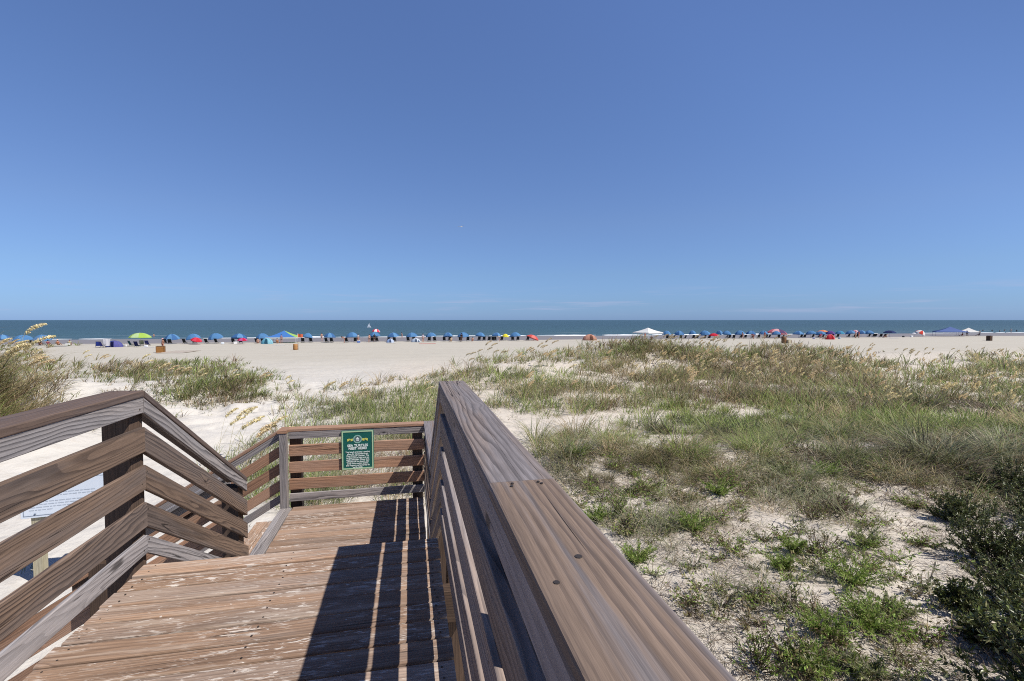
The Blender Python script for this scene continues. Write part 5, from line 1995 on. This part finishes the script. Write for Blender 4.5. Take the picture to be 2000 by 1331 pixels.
ORD = ("first second third fourth fifth sixth seventh eighth ninth tenth eleventh twelfth thirteenth fourteenth fifteenth sixteenth seventeenth "
       "eighteenth nineteenth twentieth twenty-first twenty-second twenty-third twenty-fourth twenty-fifth twenty-sixth twenty-seventh twenty-eighth "
       "twenty-ninth thirtieth thirty-first thirty-second thirty-third thirty-fourth thirty-fifth thirty-sixth thirty-seventh thirty-eighth "
       "thirty-ninth fortieth").split()


def zc_at(u, Y):
    x, y, _ = at(u, Y)
    return x * SI + y * CO


def build_beach():
    r = random.Random(9)
    # --- umbrellas: column, half width, top row, edge row (pixels of the photograph), depth row
    blue = [
        (4, 14, 654, 663, 101), (42, 17, 655, 664, 102), (81, 16, 654.5, 664, 101),
        (334, 15, 653, 663, 102), (375, 15, 652.5, 662, 102), (419, 15, 651.5, 661, 102), (467, 16, 652, 661, 102), (511, 14, 651.5, 661, 102),
        (602, 11, 651, 659.5, 103), (644, 13, 650.5, 659, 102), (687, 14, 649.5, 658.5, 102), (731, 13, 649, 657.5, 103), (767, 13, 650, 658, 102),
        (804, 13, 650, 657.5, 103), (841, 12, 650, 657.5, 102), (874, 11, 649.8, 657.5, 103), (904, 13, 649.5, 657.5, 102), (939, 12, 649.8, 657, 104),
        (970, 11, 650, 656.5, 103), (1005, 13, 649.5, 657, 102),
        (1302, 10, 646.5, 653.5, 104), (1327, 11, 646.5, 653.5, 103), (1352, 9, 646, 653, 105), (1376, 12, 646.2, 653.5, 103), (1405, 8, 645.8, 653, 107), (1421, 10, 646.5, 653.5, 103),
        (1445, 11, 646, 653, 104), (1467, 11, 646.5, 653, 103), (1491, 10, 646.5, 653, 104),
        (1516, 10, 647, 653.5, 101), (1560, 12, 647, 653.5, 103), (1583, 11, 646.5, 653, 104), (1603, 11, 647.5, 653.5, 103), (1623, 10, 647, 653, 104),
        (1641, 10, 646.5, 652.5, 105), (1660, 11, 646, 652, 104), (1682, 10, 645.8, 652, 105), (1698, 10, 646, 652, 104),
    ]
    proto = {}
    cproto = None
    pairs = {}
    for i, (u, hw, vt, ve, Y) in enumerate(blue):
        x, y, z = at(u, Y)
        zc = x * SI + y * CO
        R = max(0.9, min(1.4, (hw - 1.6) * zc / F))
        top = CZ - (vt - 625.5) * zc / F - z
        edge = CZ - (ve - 625.5) * zc / F - z
        rise = max(0.4, top - edge - 0.05)
        cols = [BLUE, (0.08, 0.205, 0.41)] if i % 3 else [(0.12, 0.275, 0.49), BLUE_D]
        if i == 33: cols = [(0.10, 0.05, 0.20), (0.12, 0.08, 0.30)]
        if i == 34: cols = [(0.06, 0.28, 0.42), BLUE]
        o = make_umbrella(R, rise, top, cols, tilt=(r.uniform(-.16, .06), r.uniform(-.2, .2)))
        col = "dark purple blue" if i == 33 else "teal and blue" if i == 34 else "blue"
        place(o, x, y, "%s beach umbrella, %s of the blue umbrellas counted from the left" % (col, ORD[i]), "umbrella", "blue umbrellas in a row on the beach", r.uniform(0, 3))
        # two dark chairs under each
        if i in (0, 1): continue
        for s, side in ((-1, "left"), (1, "right")):
            if i in (24, 34, 36) and s < 0: continue
            if cproto is None:
                cproto = make_chair((0.022, 0.026, 0.032)); c = cproto
            else:
                c = copy_tree(cproto)
            place(c, x + s * r.uniform(.45, .7) + r.uniform(-.2, .2), y - r.uniform(1.0, 1.7),
                  "dark beach chair under the %s blue umbrella counted from the left, its %s chair" % (ORD[i], side), "chair", "beach chairs under the blue umbrellas", r.uniform(-.35, .35))
        if i % 4 == 1:
            zz = 0
    other = [
        (273, 18.5, 650.5, 659.5, 93, [(0.33, 0.50, 0.09), (0.38, 0.56, 0.13), (0.45, 0.60, 0.30)], "lime green beach umbrella, the largest on the near side", (0, 0)),
        (384, 10, 660, 666, 97, [(0.55, 0.03, 0.05), (0.62, 0.06, 0.10)], "low red umbrella tucked under the fifth blue umbrella", (.2, .2)),
        (473, 9, 660.5, 665, 97, [(0.50, 0.02, 0.05), (0.50, 0.10, 0.30)], "low crimson umbrella tucked under the seventh blue umbrella", (.1, 0)),
        (735, 8, 643, 648.5, 118, [(0.65, 0.06, 0.12), (0.80, 0.76, 0.74)], "small red and white umbrella above a blue one", (0, .1)),
        (987, 7, 652.5, 658.5, 104, [(0.80, 0.72, 0.08), (0.75, 0.66, 0.05)], "small yellow umbrella between two blue ones", (0, 0)),
        (1042, 13, 655, 661.5, 101, [(0.62, 0.10, 0.09), (0.70, 0.20, 0.17)], "red umbrella tilted low at the gap in the row", (.1, .35)),
        (1395, 9, 651.5, 656, 99, [(0.60, 0.03, 0.05), (0.50, 0.02, 0.05)], "low red umbrella in front of the blue row past the white canopy", (.1, 0)),
        (1519, 18, 643, 651.5, 108, [(0.68, 0.16, 0.20), (0.72, 0.40, 0.42), (0.10, 0.06, 0.14)], "large pink and red umbrella rising behind the blue row", (0, .15)),
        (1607, 9, 645, 648.5, 116, [(0.72, 0.22, 0.10), (0.70, 0.30, 0.15)], "flat orange umbrella behind the purple blue one", (0, 0)),
        (1671, 6, 645, 649.5, 112, [(0.75, 0.32, 0.40), (0.70, 0.45, 0.50)], "small pink umbrella between two blue ones near the row's end", (0, 0)),
        (1738, 11, 645.8, 650.5, 104, [(0.018, 0.03, 0.10), (0.02, 0.04, 0.13)], "navy umbrella alone past the end of the blue row", (0, 0)),
        (1787, 6, 650, 652.8, 107, [(0.80, 0.80, 0.80), (0.72, 0.75, 0.78)], "small white umbrella beside the red and white one", (0, 0)),
        (1802, 9, 646.5, 653, 106, [(0.66, 0.07, 0.05), (0.80, 0.78, 0.76)], "round red and white umbrella near the dark blue canopy", (.5, .2)),
    ]
    for (u, hw, vt, ve, Y, cols, lab, tilt) in other:
        x, y, z = at(u, Y)
        zc = x * SI + y * CO
        top = CZ - (vt - 625.5) * zc / F - z
        edge = CZ - (ve - 625.5) * zc / F - z
        o = make_umbrella(hw * zc / F, max(.3, top - edge - .05), top, cols, tilt=tilt)
        place(o, x, y, lab, "umbrella", "odd umbrellas on the beach", 0.3)

    # --- pop-up canopies
    def canopy(u0, u1, vpk, vev, Y, cols, lab, rz=0.0, D=None, legcol=(.75, .75, .75), val=.22):
        x, y, z = at((u0 + u1) / 2, Y)
        zc = x * SI + y * CO
        Wd = (u1 - u0) * zc / F
        if rz: Wd *= 0.80
        o = make_canopy(Wd, D or Wd, CZ - (vev - 625.5) * zc / F - z, CZ - (vpk - 625.5) * zc / F - z, cols, legcol=legcol, val=val)
        place(o, x, y, lab, "canopy", "pop-up canopies on the beach", rz)
    canopy(528, 582, 646, 658.5, 103, [(0.07, 0.20, 0.52), (0.34, 0.55, 0.14), (0.70, 0.72, 0.66), (0.78, 0.78, 0.76), (0.74, 0.76, 0.68)], "striped blue, green and white canopy among the blue umbrellas", 0.0)
    canopy(1240, 1291, 640.5, 649.5, 101, [(0.80, 0.79, 0.77), (0.74, 0.74, 0.73)], "white pop-up canopy on white legs between the two umbrella rows", 0.35)
    canopy(1826, 1886, 638.5, 648, 108, [(0.04, 0.075, 0.22), (0.12, 0.18, 0.40)], "dark blue pop-up canopy near the far end of the beach", 0.75, legcol=(.3, .3, .3))
    canopy(1872, 1912, 640.5, 648.5, 114, [(0.78, 0.68, 0.52), (0.85, 0.83, 0.78)], "cream and white pop-up canopy behind the dark blue one", 0.7, legcol=(.4, .4, .4))

    # --- tents and shelters
    x, y, z = at(1152, 99); place(make_dome_tent(1.6, 1.3, (0.56, 0.30, 0.22), (0.50, 0.26, 0.19)), x, y, "salmon pink dome tent in the gap of the umbrella row", "tent", "beach tents")
    x, y, z = at(1622, 92); place(make_dome_tent(1.05, 1.15, (0.62, 0.05, 0.07), (0.70, 0.18, 0.20)), x, y, "bright red dome tent in front of the umbrella row", "tent", "beach tents")
    x, y, z = at(521, 97); place(make_dome_tent(1.05, 1.1, (0.16, 0.42, 0.54), (0.25, 0.52, 0.62)), x, y, "turquoise pop-up beach shelter beside the striped canopy", "tent", "beach tents")
    x, y, z = at(222, 90); place(make_dome_tent(1.2, 1.05, (0.055, 0.085, 0.30), (0.11, 0.11, 0.33)), x, y, "blue and purple low beach shelter beside a white towel", "tent", "beach tents")
    x, y, z = at(812, 98); place(make_dome_tent(0.9, 0.8, (0.50, 0.58, 0.68), (0.62, 0.68, 0.76)), x, y, "pale blue low shelter under the fourteenth blue umbrella", "tent", "beach tents")
    x, y, z = at(762, 97); place(make_dome_tent(0.75, 0.75, (0.30, 0.42, 0.66), (0.52, 0.60, 0.74)), x, y, "small light blue shelter under the thirteenth blue umbrella", "tent", "beach tents")

    # --- loose chairs round the lime umbrella
    for (u, Y, c, lab) in ((256, 92, (0.02, 0.10, 0.13), "teal beach chair under the lime umbrella"), (267, 89, (0.02, 0.025, 0.11), "navy beach chair in front of the lime umbrella"),
                           (276, 94, (0.50, 0.50, 0.38), "beige beach chair under the middle of the lime umbrella"), (288, 93, (0.05, 0.06, 0.22), "dark blue beach chair at the lime umbrella's side"),
                           (190, 89, (0.04, 0.07, 0.36), "bright blue beach chair behind the orange sea oats"), (200, 88, (0.05, 0.06, 0.30), "second blue beach chair beside the white hanging towel")):
        x, y, z = at(u, Y)
        o = make_chair(c)
        place(o, x, y, lab, "chair", "coloured beach chairs near the lime umbrella", r.uniform(-.6, .6))
    for (u, Y, lab) in ((1728, 100, "dark lounge chair in front of the navy umbrella"), (1720, 101, "second dark lounge chair by the navy umbrella, farther out"), (955, 101, "low dark beach chair left of the yellow umbrella"), (963, 101, "low dark beach chair just beside the yellow umbrella"),
                        (1030, 100, "dark beach chair below the red tilted umbrella")):
        x, y, z = at(u, Y)
        place(copy_tree(cproto), x, y, lab, "chair", "loose dark beach chairs", r.uniform(-.5, .5))
    # white towel hung over a frame
    root = empty("towel_rack")
    m = MB()
    for k in range(6):
        a, b = k / 6, (k + 1) / 6
        m.face([(-.42 + .84 * a, .03 * math.sin(k * 1.7), .25), (-.42 + .84 * b, .03 * math.sin(k * 1.7 + 1.7), .25), (-.42 + .84 * b, 0, 1.35), (-.42 + .84 * a, 0, 1.35)], 0, True)
        m.face([(-.42 + .84 * b, .09, .45), (-.42 + .84 * a, .09, .45), (-.42 + .84 * a, .02, 1.35), (-.42 + .84 * b, .02, 1.35)], 0, True)
    m.build("towel", [paint((.80, .78, .80))], root)
    for s in (-1, 1):
        m = MB(); m.tube([(s * .45, .03, -.1), (s * .45, .03, 1.36)], .018, 0, 6); m.build("post", [paint((.6, .6, .6), 'finish')], root)
    m = MB(); m.tube([(-.45, .03, 1.36), (.45, .03, 1.36)], .014, 0, 6); m.build("bar", [paint((.6, .6, .6), 'finish')], root)
    x, y, z = at(207, 88); place(root, x, y, "white towel hung on a frame beside the blue chairs", "towel rack")

    # --- boxes, barrels, coolers, bags, towels
    brown = wood("box_wood", (0.40, 0.19, 0.055), (0.20, 0.085, 0.028), (0.28, 0.14, 0.06), 0.3, contrast=0.5)
    def crate(label, u, v, w, h, lidcol, mat):
        x, y, z = at_px(u, v)
        root = empty("wooden_box")
        B = Boards()
        nb = 6
        for k in range(nb):
            B.add('x', -w / 2, w / 2, -w * .4, -w * .4 + .025, h * k / nb + .004, h * (k + 1) / nb - .004, seg=1)
            B.add('x', -w / 2, w / 2, w * .4 - .025, w * .4, h * k / nb + .004, h * (k + 1) / nb - .004, seg=1)
            B.add('y', -w * .4 + .027, w * .4 - .027, -w / 2, -w / 2 + .025, h * k / nb + .004, h * (k + 1) / nb - .004, seg=1)
            B.add('y', -w * .4 + .027, w * .4 - .027, w / 2 - .025, w / 2, h * k / nb + .004, h * (k + 1) / nb - .004, seg=1)
        B.build("sides", mat, root)
        for sx in (-1, 1):
            for sy in (-1, 1):
                m = MB(); m.box((sx * (w / 2 + .012), sy * (w * .4 + .012), h / 2 - .03), (.06, .06, h + .1), bev=.004)
                m.build("corner_post", [plain("box_post", (0.16, 0.075, 0.03))], root)
        m = MB(); m.box((0, 0, h + .04), (w * 1.05, w * .86, .05), bev=.01); m.build("lid", [plain("box_lid", lidcol)], root)
        place(root, x, y, label, "box", "wooden boxes on the beach", 0.25)
    crate("orange brown wooden rental box on the open sand before the umbrellas", 314, 689, 0.85, 0.8, (0.16, 0.13, 0.10), brown)
    dk = wood("dark_box_wood", (0.075, 0.045, 0.032), (0.03, 0.02, 0.016), (0.07, 0.05, 0.045), 0.3)
    crate("dark brown wooden bin alone on the sand near the far end", 1932, 666, 0.78, 1.0, (0.05, 0.04, 0.035), dk)
    crate("pale brown low box beside the barrel behind the dune", 1539, 671, 0.85, 0.6, (0.26, 0.22, 0.16), WOOD_PALE)
    def barrel(label, u, v, hgt, rad, col, pole):
        x, y, z = at_px(u, v)
        root = empty("trash_barrel")
        m = MB()
        m.lathe([(0, 0), (rad * .92, 0), (rad, hgt * .1), (rad * 1.04, hgt * .33), (rad, hgt * .36), (rad * 1.03, hgt * .66), (rad, hgt * .69), (rad * .97, hgt), (rad * .9, hgt), (rad * .88, hgt * .9), (0, hgt * .88)], (0, 0, 0), 0, 18)
        m.build("drum", [plain("barrel_tan", col, .7, .2)], root)
        if pole:
            m = MB(); m.tube([(rad + .06, 0, -.2), (rad + .06, 0, hgt + pole)], .035, 0, 8); m.build("pole", [plain("barrel_post", (0.20, 0.12, 0.06))], root)
        place(root, x, y, label, "trash barrel", "trash barrels on the beach")
    barrel("tan trash barrel with a short post on the sand below the striped canopy", 577, 684, 0.85, 0.30, (0.34, 0.17, 0.06), 0.35)
    barrel("brown trash barrel just behind the grassy top of the dune", 1531, 671, 1.25, 0.42, (0.17, 0.085, 0.035), 0.0)
    for (u, Y, c, lab) in ((131, 97, (.72, .72, .66), "white cooler beside the people near the tall dune"), (1781, 101, (.80, .80, .80), "white cooler below the small white umbrella"), (459, 98, (.80, .80, .80), "small white cooler beside the seventh blue umbrella"),
                           (700, 98, (.10, .18, .45), "blue cooler by the chairs under the eleventh blue umbrella"), (1640, 95, (.30, .42, .55), "grey blue cooler beside the red dome tent")):
        x, y, z = at(u, Y); place(make_cooler(c), x, y, lab, "cooler", "coolers on the beach", r.uniform(-.5, .5))
    for (u, Y, c, lab) in ((243, 91, (.80, .80, .80), "white beach bag between the purple shelter and the lime umbrella"), (284, 88, (.80, .80, .82), "white bag on the sand at the lime umbrella's edge"), (434, 97, (.70, .75, .80), "pale bag beside the sixth blue umbrella"), (1590, 95, (.35, .38, .55), "blue grey beach bag left of the red tent"),
                           (1765, 101, (.04, .05, .06), "black bag on the sand past the navy umbrella")):
        x, y, z = at(u, Y); place(make_bag(c), x, y, lab, "bag", "bags on the beach", r.uniform(-.5, .5))
    for (u, v, w, d, c, lab) in ((350, 688, 3.1, 5.5, (.50, .44, .38), "large beige ground sheet next to the orange brown box"), (545, 675, 1.8, 1.2, (.80, .80, .80), "white towel spread below the striped canopy"), (835, 672, 3.0, 1.0, (.60, .30, .26), "reddish towel spread below the pale blue shelter"),
                                (290, 679, 1.8, .9, (.78, .78, .80), "white towel below the dark blue chair"), (765, 671, 1.6, .8, (.72, .70, .66), "pale towel in front of the thirteenth blue umbrella"), (1745, 661, 2.6, 1.0, (.40, .44, .62), "blue towel beside the navy umbrella"), (118, 677, 2.0, .8, (.10, .14, .18), "dark towel beside the white cooler")):
        x, y, z = at_px(u, v); place(make_towel(w, d, c), x, y, lab, "towel", "towels on the sand")
    # orange windbreak flag beside the striped canopy
    root = empty("orange_flag")
    m = MB()
    for k in range(8):
        a, b = k / 8, (k + 1) / 8
        m.face([(.95 * a, .06 * math.sin(a * 7), 1.05), (.95 * b, .06 * math.sin(b * 7), 1.05), (.95 * b, .06 * math.sin(b * 7 + .5), 1.75 - .1 * b), (.95 * a, .06 * math.sin(a * 7 + .5), 1.75 - .1 * a)], 0, True)
    m.build("flag_cloth", [paint((.72, .16, .08))], root)
    m = MB(); m.tube([(0, 0, -.3), (0, 0, 1.8)], .02, 0, 6); m.build("pole", [paint((.6, .6, .6), 'finish')], root)
    x, y, z = at(581, 101); place(root, x, y, "orange red flag on a pole beside the striped canopy", "flag")

    # --- people
    S = SKINS
    P_ = [
        (76, 99, 'sit', 1, (.03, .03, .04), (.06, .05, .05), (.03, .02, .015), 0.2, None, "person in dark clothes seated under the third blue umbrella"),
        (93, 98, 'sit', 1, (.45, .08, .14), (.40, .08, .14), (.012, .01, .01), 0.1, None, "dark-haired person in pink seated under the third blue umbrella"),
        (112, 97, 'sit', 0, (.03, .03, .03), (.60, .22, .12), (.3, .2, .1), 0.0, (.70, .32, .18), "person in orange with a hat sitting on the sand near the tall dune"),
        (135, 98, 'sit', 0, (.40, .42, .25), (.50, .52, .34), (.16, .05, .04), 0.4, None, "person in pale green sitting beside the white cooler"),
        (317, 78, 'stand', 1, (.20, .04, .05), None, (.15, .08, .05), 2.6, (.70, .42, .45), "sunburned person with a pink hat standing behind the orange brown box"),
        (503, 98, 'sit', 2, (.30, .06, .06), None, (.1, .06, .03), 0.3, None, "bare-backed person sitting beside the turquoise shelter"),
        (541, 97, 'sit', 0, (.60, .28, .10), (.55, .26, .12), (.05, .03, .02), 0.0, None, "person in orange sitting under the striped canopy"),
        (549, 99, 'stand', 1, (.04, .04, .06), (.28, .22, .34), (.03, .02, .01), 0.5, None, "person in a purple top standing under the striped canopy"),
        (628, 112, 'stand', 2, (.15, .15, .3), None, (.06, .04, .03), 0.0, None, "bare-chested person standing behind the tenth blue umbrella"),
        (672, 97, 'bend', 1, (.16, .04, .03), None, (.03, .02, .015), 1.8, None, "tanned person in dark red trunks bending beside the eleventh blue umbrella"),
        (699, 98, 'stand', 0, (.45, .10, .10), (.80, .80, .80), (.05, .03, .02), -0.4, None, "person in a white shirt standing by the eleventh blue umbrella"),
        (721, 98, 'stand', 0, (.08, .08, .10), None, (.06, .04, .03), 0.3, None, "bare-chested person at the left side of the twelfth blue umbrella"),
        (731, 99, 'stand', 3, (.02, .02, .03), (.03, .03, .04), (.012, .01, .01), 0.0, None, "person dressed in black standing under the twelfth blue umbrella"),
        (785, 125, 'walk', 0, (.35, .05, .06), None, (.05, .03, .02), 1.5, None, "bather walking at the water's edge between two umbrellas"),
        (826, 97, 'stand', 0, (.35, .30, .40), (.55, .52, .62), (.04, .03, .02), 0.2, None, "person in lilac standing beside the pale blue shelter"),
        (881, 97, 'sit', 2, (.65, .55, .30), (.72, .62, .42), (.30, .20, .08), 0.2, None, "fair-haired person in yellow sitting under the sixteenth blue umbrella"),
        (901, 97, 'stand', 3, (.015, .015, .02), (.02, .02, .025), (.01, .008, .008), 0.1, None, "person in black standing under the seventeenth blue umbrella"),
        (923, 98, 'sit', 0, (.35, .18, .2), None, (.1, .06, .04), 0.0, None, "pale bare-backed person sitting right of the seventeenth blue umbrella"),
        (976, 98, 'bend', 0, (.03, .03, .03), (.70, .62, .50), (.04, .03, .02), 1.2, None, "person in cream bending below the nineteenth blue umbrella"),
        (1243, 96, 'sit', 3, (.02, .02, .02), (.03, .03, .03), (.01, .01, .01), 0.4, None, "person in black sitting at the white canopy's edge"),
        (1260, 98, 'stand', 1, (.30, .05, .04), (.45, .12, .09), (.04, .03, .02), 0.5, None, "person in red standing under the white canopy"),
        (1273, 97, 'sit', 1, (.05, .05, .06), (.10, .08, .07), (.02, .015, .01), -.4, None, "person in dark grey sitting under the white canopy"),
        (1451, 99, 'walk', 1, (.40, .08, .08), None, (.03, .02, .01), 1.4, None, "person in red trunks walking by the twenty-seventh blue umbrella"),
        (1472, 98, 'bend', 1, (.30, .03, .06), (.32, .04, .08), (.03, .02, .01), 1.3, None, "person in crimson bending by the twenty-eighth blue umbrella"),
        (1494, 99, 'stand', 1, (.35, .05, .08), (.30, .06, .10), (.03, .02, .01), 0.2, None, "person in wine red standing by the twenty-ninth blue umbrella"),
        (1603, 93, 'bend', 0, (.50, .08, .16), (.40, .06, .14), (.03, .02, .01), -1.2, None, "person in pink bending left of the red tent"),
        (1613, 92, 'sit', 1, (.30, .12, .12), (.45, .40, .30), (.03, .02, .01), 0.2, None, "person in beige sitting against the red tent"),
        (1672, 98, 'stand', 0, (.70, .70, .72), (.60, .42, .46), (.04, .03, .02), 0.2, None, "person in pale pink standing under the small pink umbrella"),
        (1678, 98, 'stand', 1, (.30, .04, .06), (.32, .05, .07), (.03, .02, .01), 0.2, None, "person in dark red standing right of the small pink umbrella"),
        (1732, 99, 'sit', 1, (.04, .04, .05), (.70, .68, .60), (.015, .01, .01), 0.2, None, "dark-haired person in white sitting before the navy umbrella"),
        (1880, 106, 'sit', 1, (.25, .03, .03), (.30, .04, .04), (.02, .01, .01), 0.2, None, "person in red sitting under the dark blue canopy"),
        (1889, 106, 'stand', 3, (.02, .02, .03), (.02, .025, .04), (.01, .01, .01), -.5, None, "person in black standing between the two last canopies"),
        (1913, 107, 'sit', 3, (.02, .02, .05), (.03, .03, .07), (.01, .01, .01), 0.2, None, "person in navy sitting past the cream canopy"),
        (1975, 140, 'walk', 0, (.60, .10, .10), (.75, .72, .72), (.1, .06, .04), 1.5, None, "person in white wading at the water's edge near the dark bin"),
    ]
    for (u, Y, pose, sk, sh, ts, hr, rz, hat, lab) in P_:
        x, y, z = at(u, Y)
        person(lab, x, y, pose, S[sk], sh, ts, hr, rz, r.uniform(.94, 1.03), 0.0, hat)
    # swimmers: heads and shoulders above the water far out
    for k in range(9):
        u = (1914, 1920, 1938, 1953, 1962, 1986, 690, 1330, 300)[k]
        x, y, z = at(u, r.uniform(160, 172))
        o = person("far swimmer standing deep in the surf, a dark speck", x, y, 'stand', S[r.choice((0, 1, 3))], (.05, .05, .08), None, (.03, .02, .015), r.uniform(0, 6))
        o.location.z = -1.55
        o['group'] = "swimmers in the surf"


def build_boat_and_gull():
    # small catamaran under sail, far out
    x, y, _ = at(721, 330)
    root = empty("sailboat", (x, y, -0.45), math.radians(12))
    root.scale = (0.5, 0.5, 0.5)
    tag(root, "small white sailboat with a raised sail out on the sea", "sailboat")
    white = paint((.82, .84, .86), 'finish'); sailm = paint((.80, .84, .90))
    for s in (-1, 1):
        m = MB()
        sec = []
        for t in np.linspace(-1, 1, 9):
            w = .20 * (1 - abs(t) ** 2.5) + .02
            sec.append([(t * 2.5, s * 1.0 - w, .45 + .12 * t * t), (t * 2.5, s * 1.0 + w, .45 + .12 * t * t), (t * 2.45, s * 1.0 + w * .5, .02), (t * 2.45, s * 1.0 - w * .5, .02)])
        for i in range(8):
            for k in range(4):
                k2 = (k + 1) % 4
                m.face([sec[i][k], sec[i + 1][k], sec[i + 1][k2], sec[i][k2]], 0, True)
        m.build("hull", [white], root)
    m = MB(); m.box((0, 0, .52), (1.8, 2.0, .06), bev=.02); m.build("trampoline", [paint((.2, .2, .22))], root)
    m = MB(); m.tube([(.5, 0, .5), (.42, 0, 6.0)], .04, 0, 8); m.tube([(.5, 0, .95), (-2.2, .35, .95)], .03, 0, 8)
    m.build("mast", [paint((.55, .56, .58), 'finish')], root)
    m = MB()
    n = 8
    def sp(a, b):
        lx = .46 - (2.6 * (1 - a) ** .8) * b
        return (lx, .35 * math.sin(math.pi * b) * (1 - a) + .3 * b * (1 - a), 1.0 + 4.8 * a)
    for i in range(n):
        for j in range(5):
            a0, a1, b0, b1 = i / n, (i + 1) / n, j / 5, (j + 1) / 5
            m.face([sp(a0, b0), sp(a0, b1), sp(a1, b1), sp(a1, b0)], 0, True)
    m.build("mainsail", [sailm], root)
    m = MB()
    for i in range(6):
        a0, a1 = i / 6, (i + 1) / 6
        def jp(a, b): return (.55 + 1.7 * (1 - a) * b, .18 * math.sin(math.pi * b), .8 + 3.6 * a)
        for j in range(3):
            m.face([jp(a0, j / 3), jp(a0, (j + 1) / 3), jp(a1, (j + 1) / 3), jp(a1, j / 3)], 0, True)
    m.build("jib", [sailm], root)
    # gull
    rx, ry, rz = ray(901, 443)
    k = 95 / ry
    root = empty("seagull", (float(rx * k), 95.0, CZ + float(rz * k)), math.radians(60))
    tag(root, "white seagull gliding in the open sky", "bird")
    V = [(0, 0, 0, .085, .08), (.16, 0, .01, .075), (.27, 0, .035, .05), (.34, 0, .045, .045), (.41, 0, .035, .014), (-.16, 0, 0, .06), (-.34, 0, .01, .05, .014)]
    me = skin_mesh("body", V, [(0, 1), (1, 2), (2, 3), (3, 4), (0, 5), (5, 6)])
    me.materials.clear()
    mesh_obj("body", me, [paint((.80, .80, .80), 'finish')], root)
    for s in (-1, 1):
        m = MB()
        st = [(0.04, .10, .09, .02), (.30, .13, .17, .10), (.52, .05, .14, .08), (.74, -.10, .03, .04)]
        for i in range(3):
            for (dz, rev) in ((.012, False), (-.004, True)):
                a, b = st[i], st[i + 1]
                q = [(a[1] - .0, s * a[0], a[3] + dz), (b[1], s * b[0], b[3] + dz), (b[1] - b[2] - .01, s * b[0], b[3] + dz * .5), (a[1] - .22, s * a[0], a[3] + dz * .5)] if i else \
                    [(.10, s * .04, .02 + dz), (.13, s * .30, .10 + dz), (-.08, s * .30, .10 + dz * .5), (-.12, s * .04, .02 + dz * .5)]
                m.face(q if (s > 0) != rev else list(reversed(q)), 0, True)
        m.build("wing", [paint((.62, .64, .66), 'finish')], root)


# ------------------------------------------------------------------ build it all
build_boardwalk()
build_turtle_sign()
build_info_sign()
build_grass()
build_plants()
build_ground()
build_sea()
build_beach()
build_boat_and_gull()
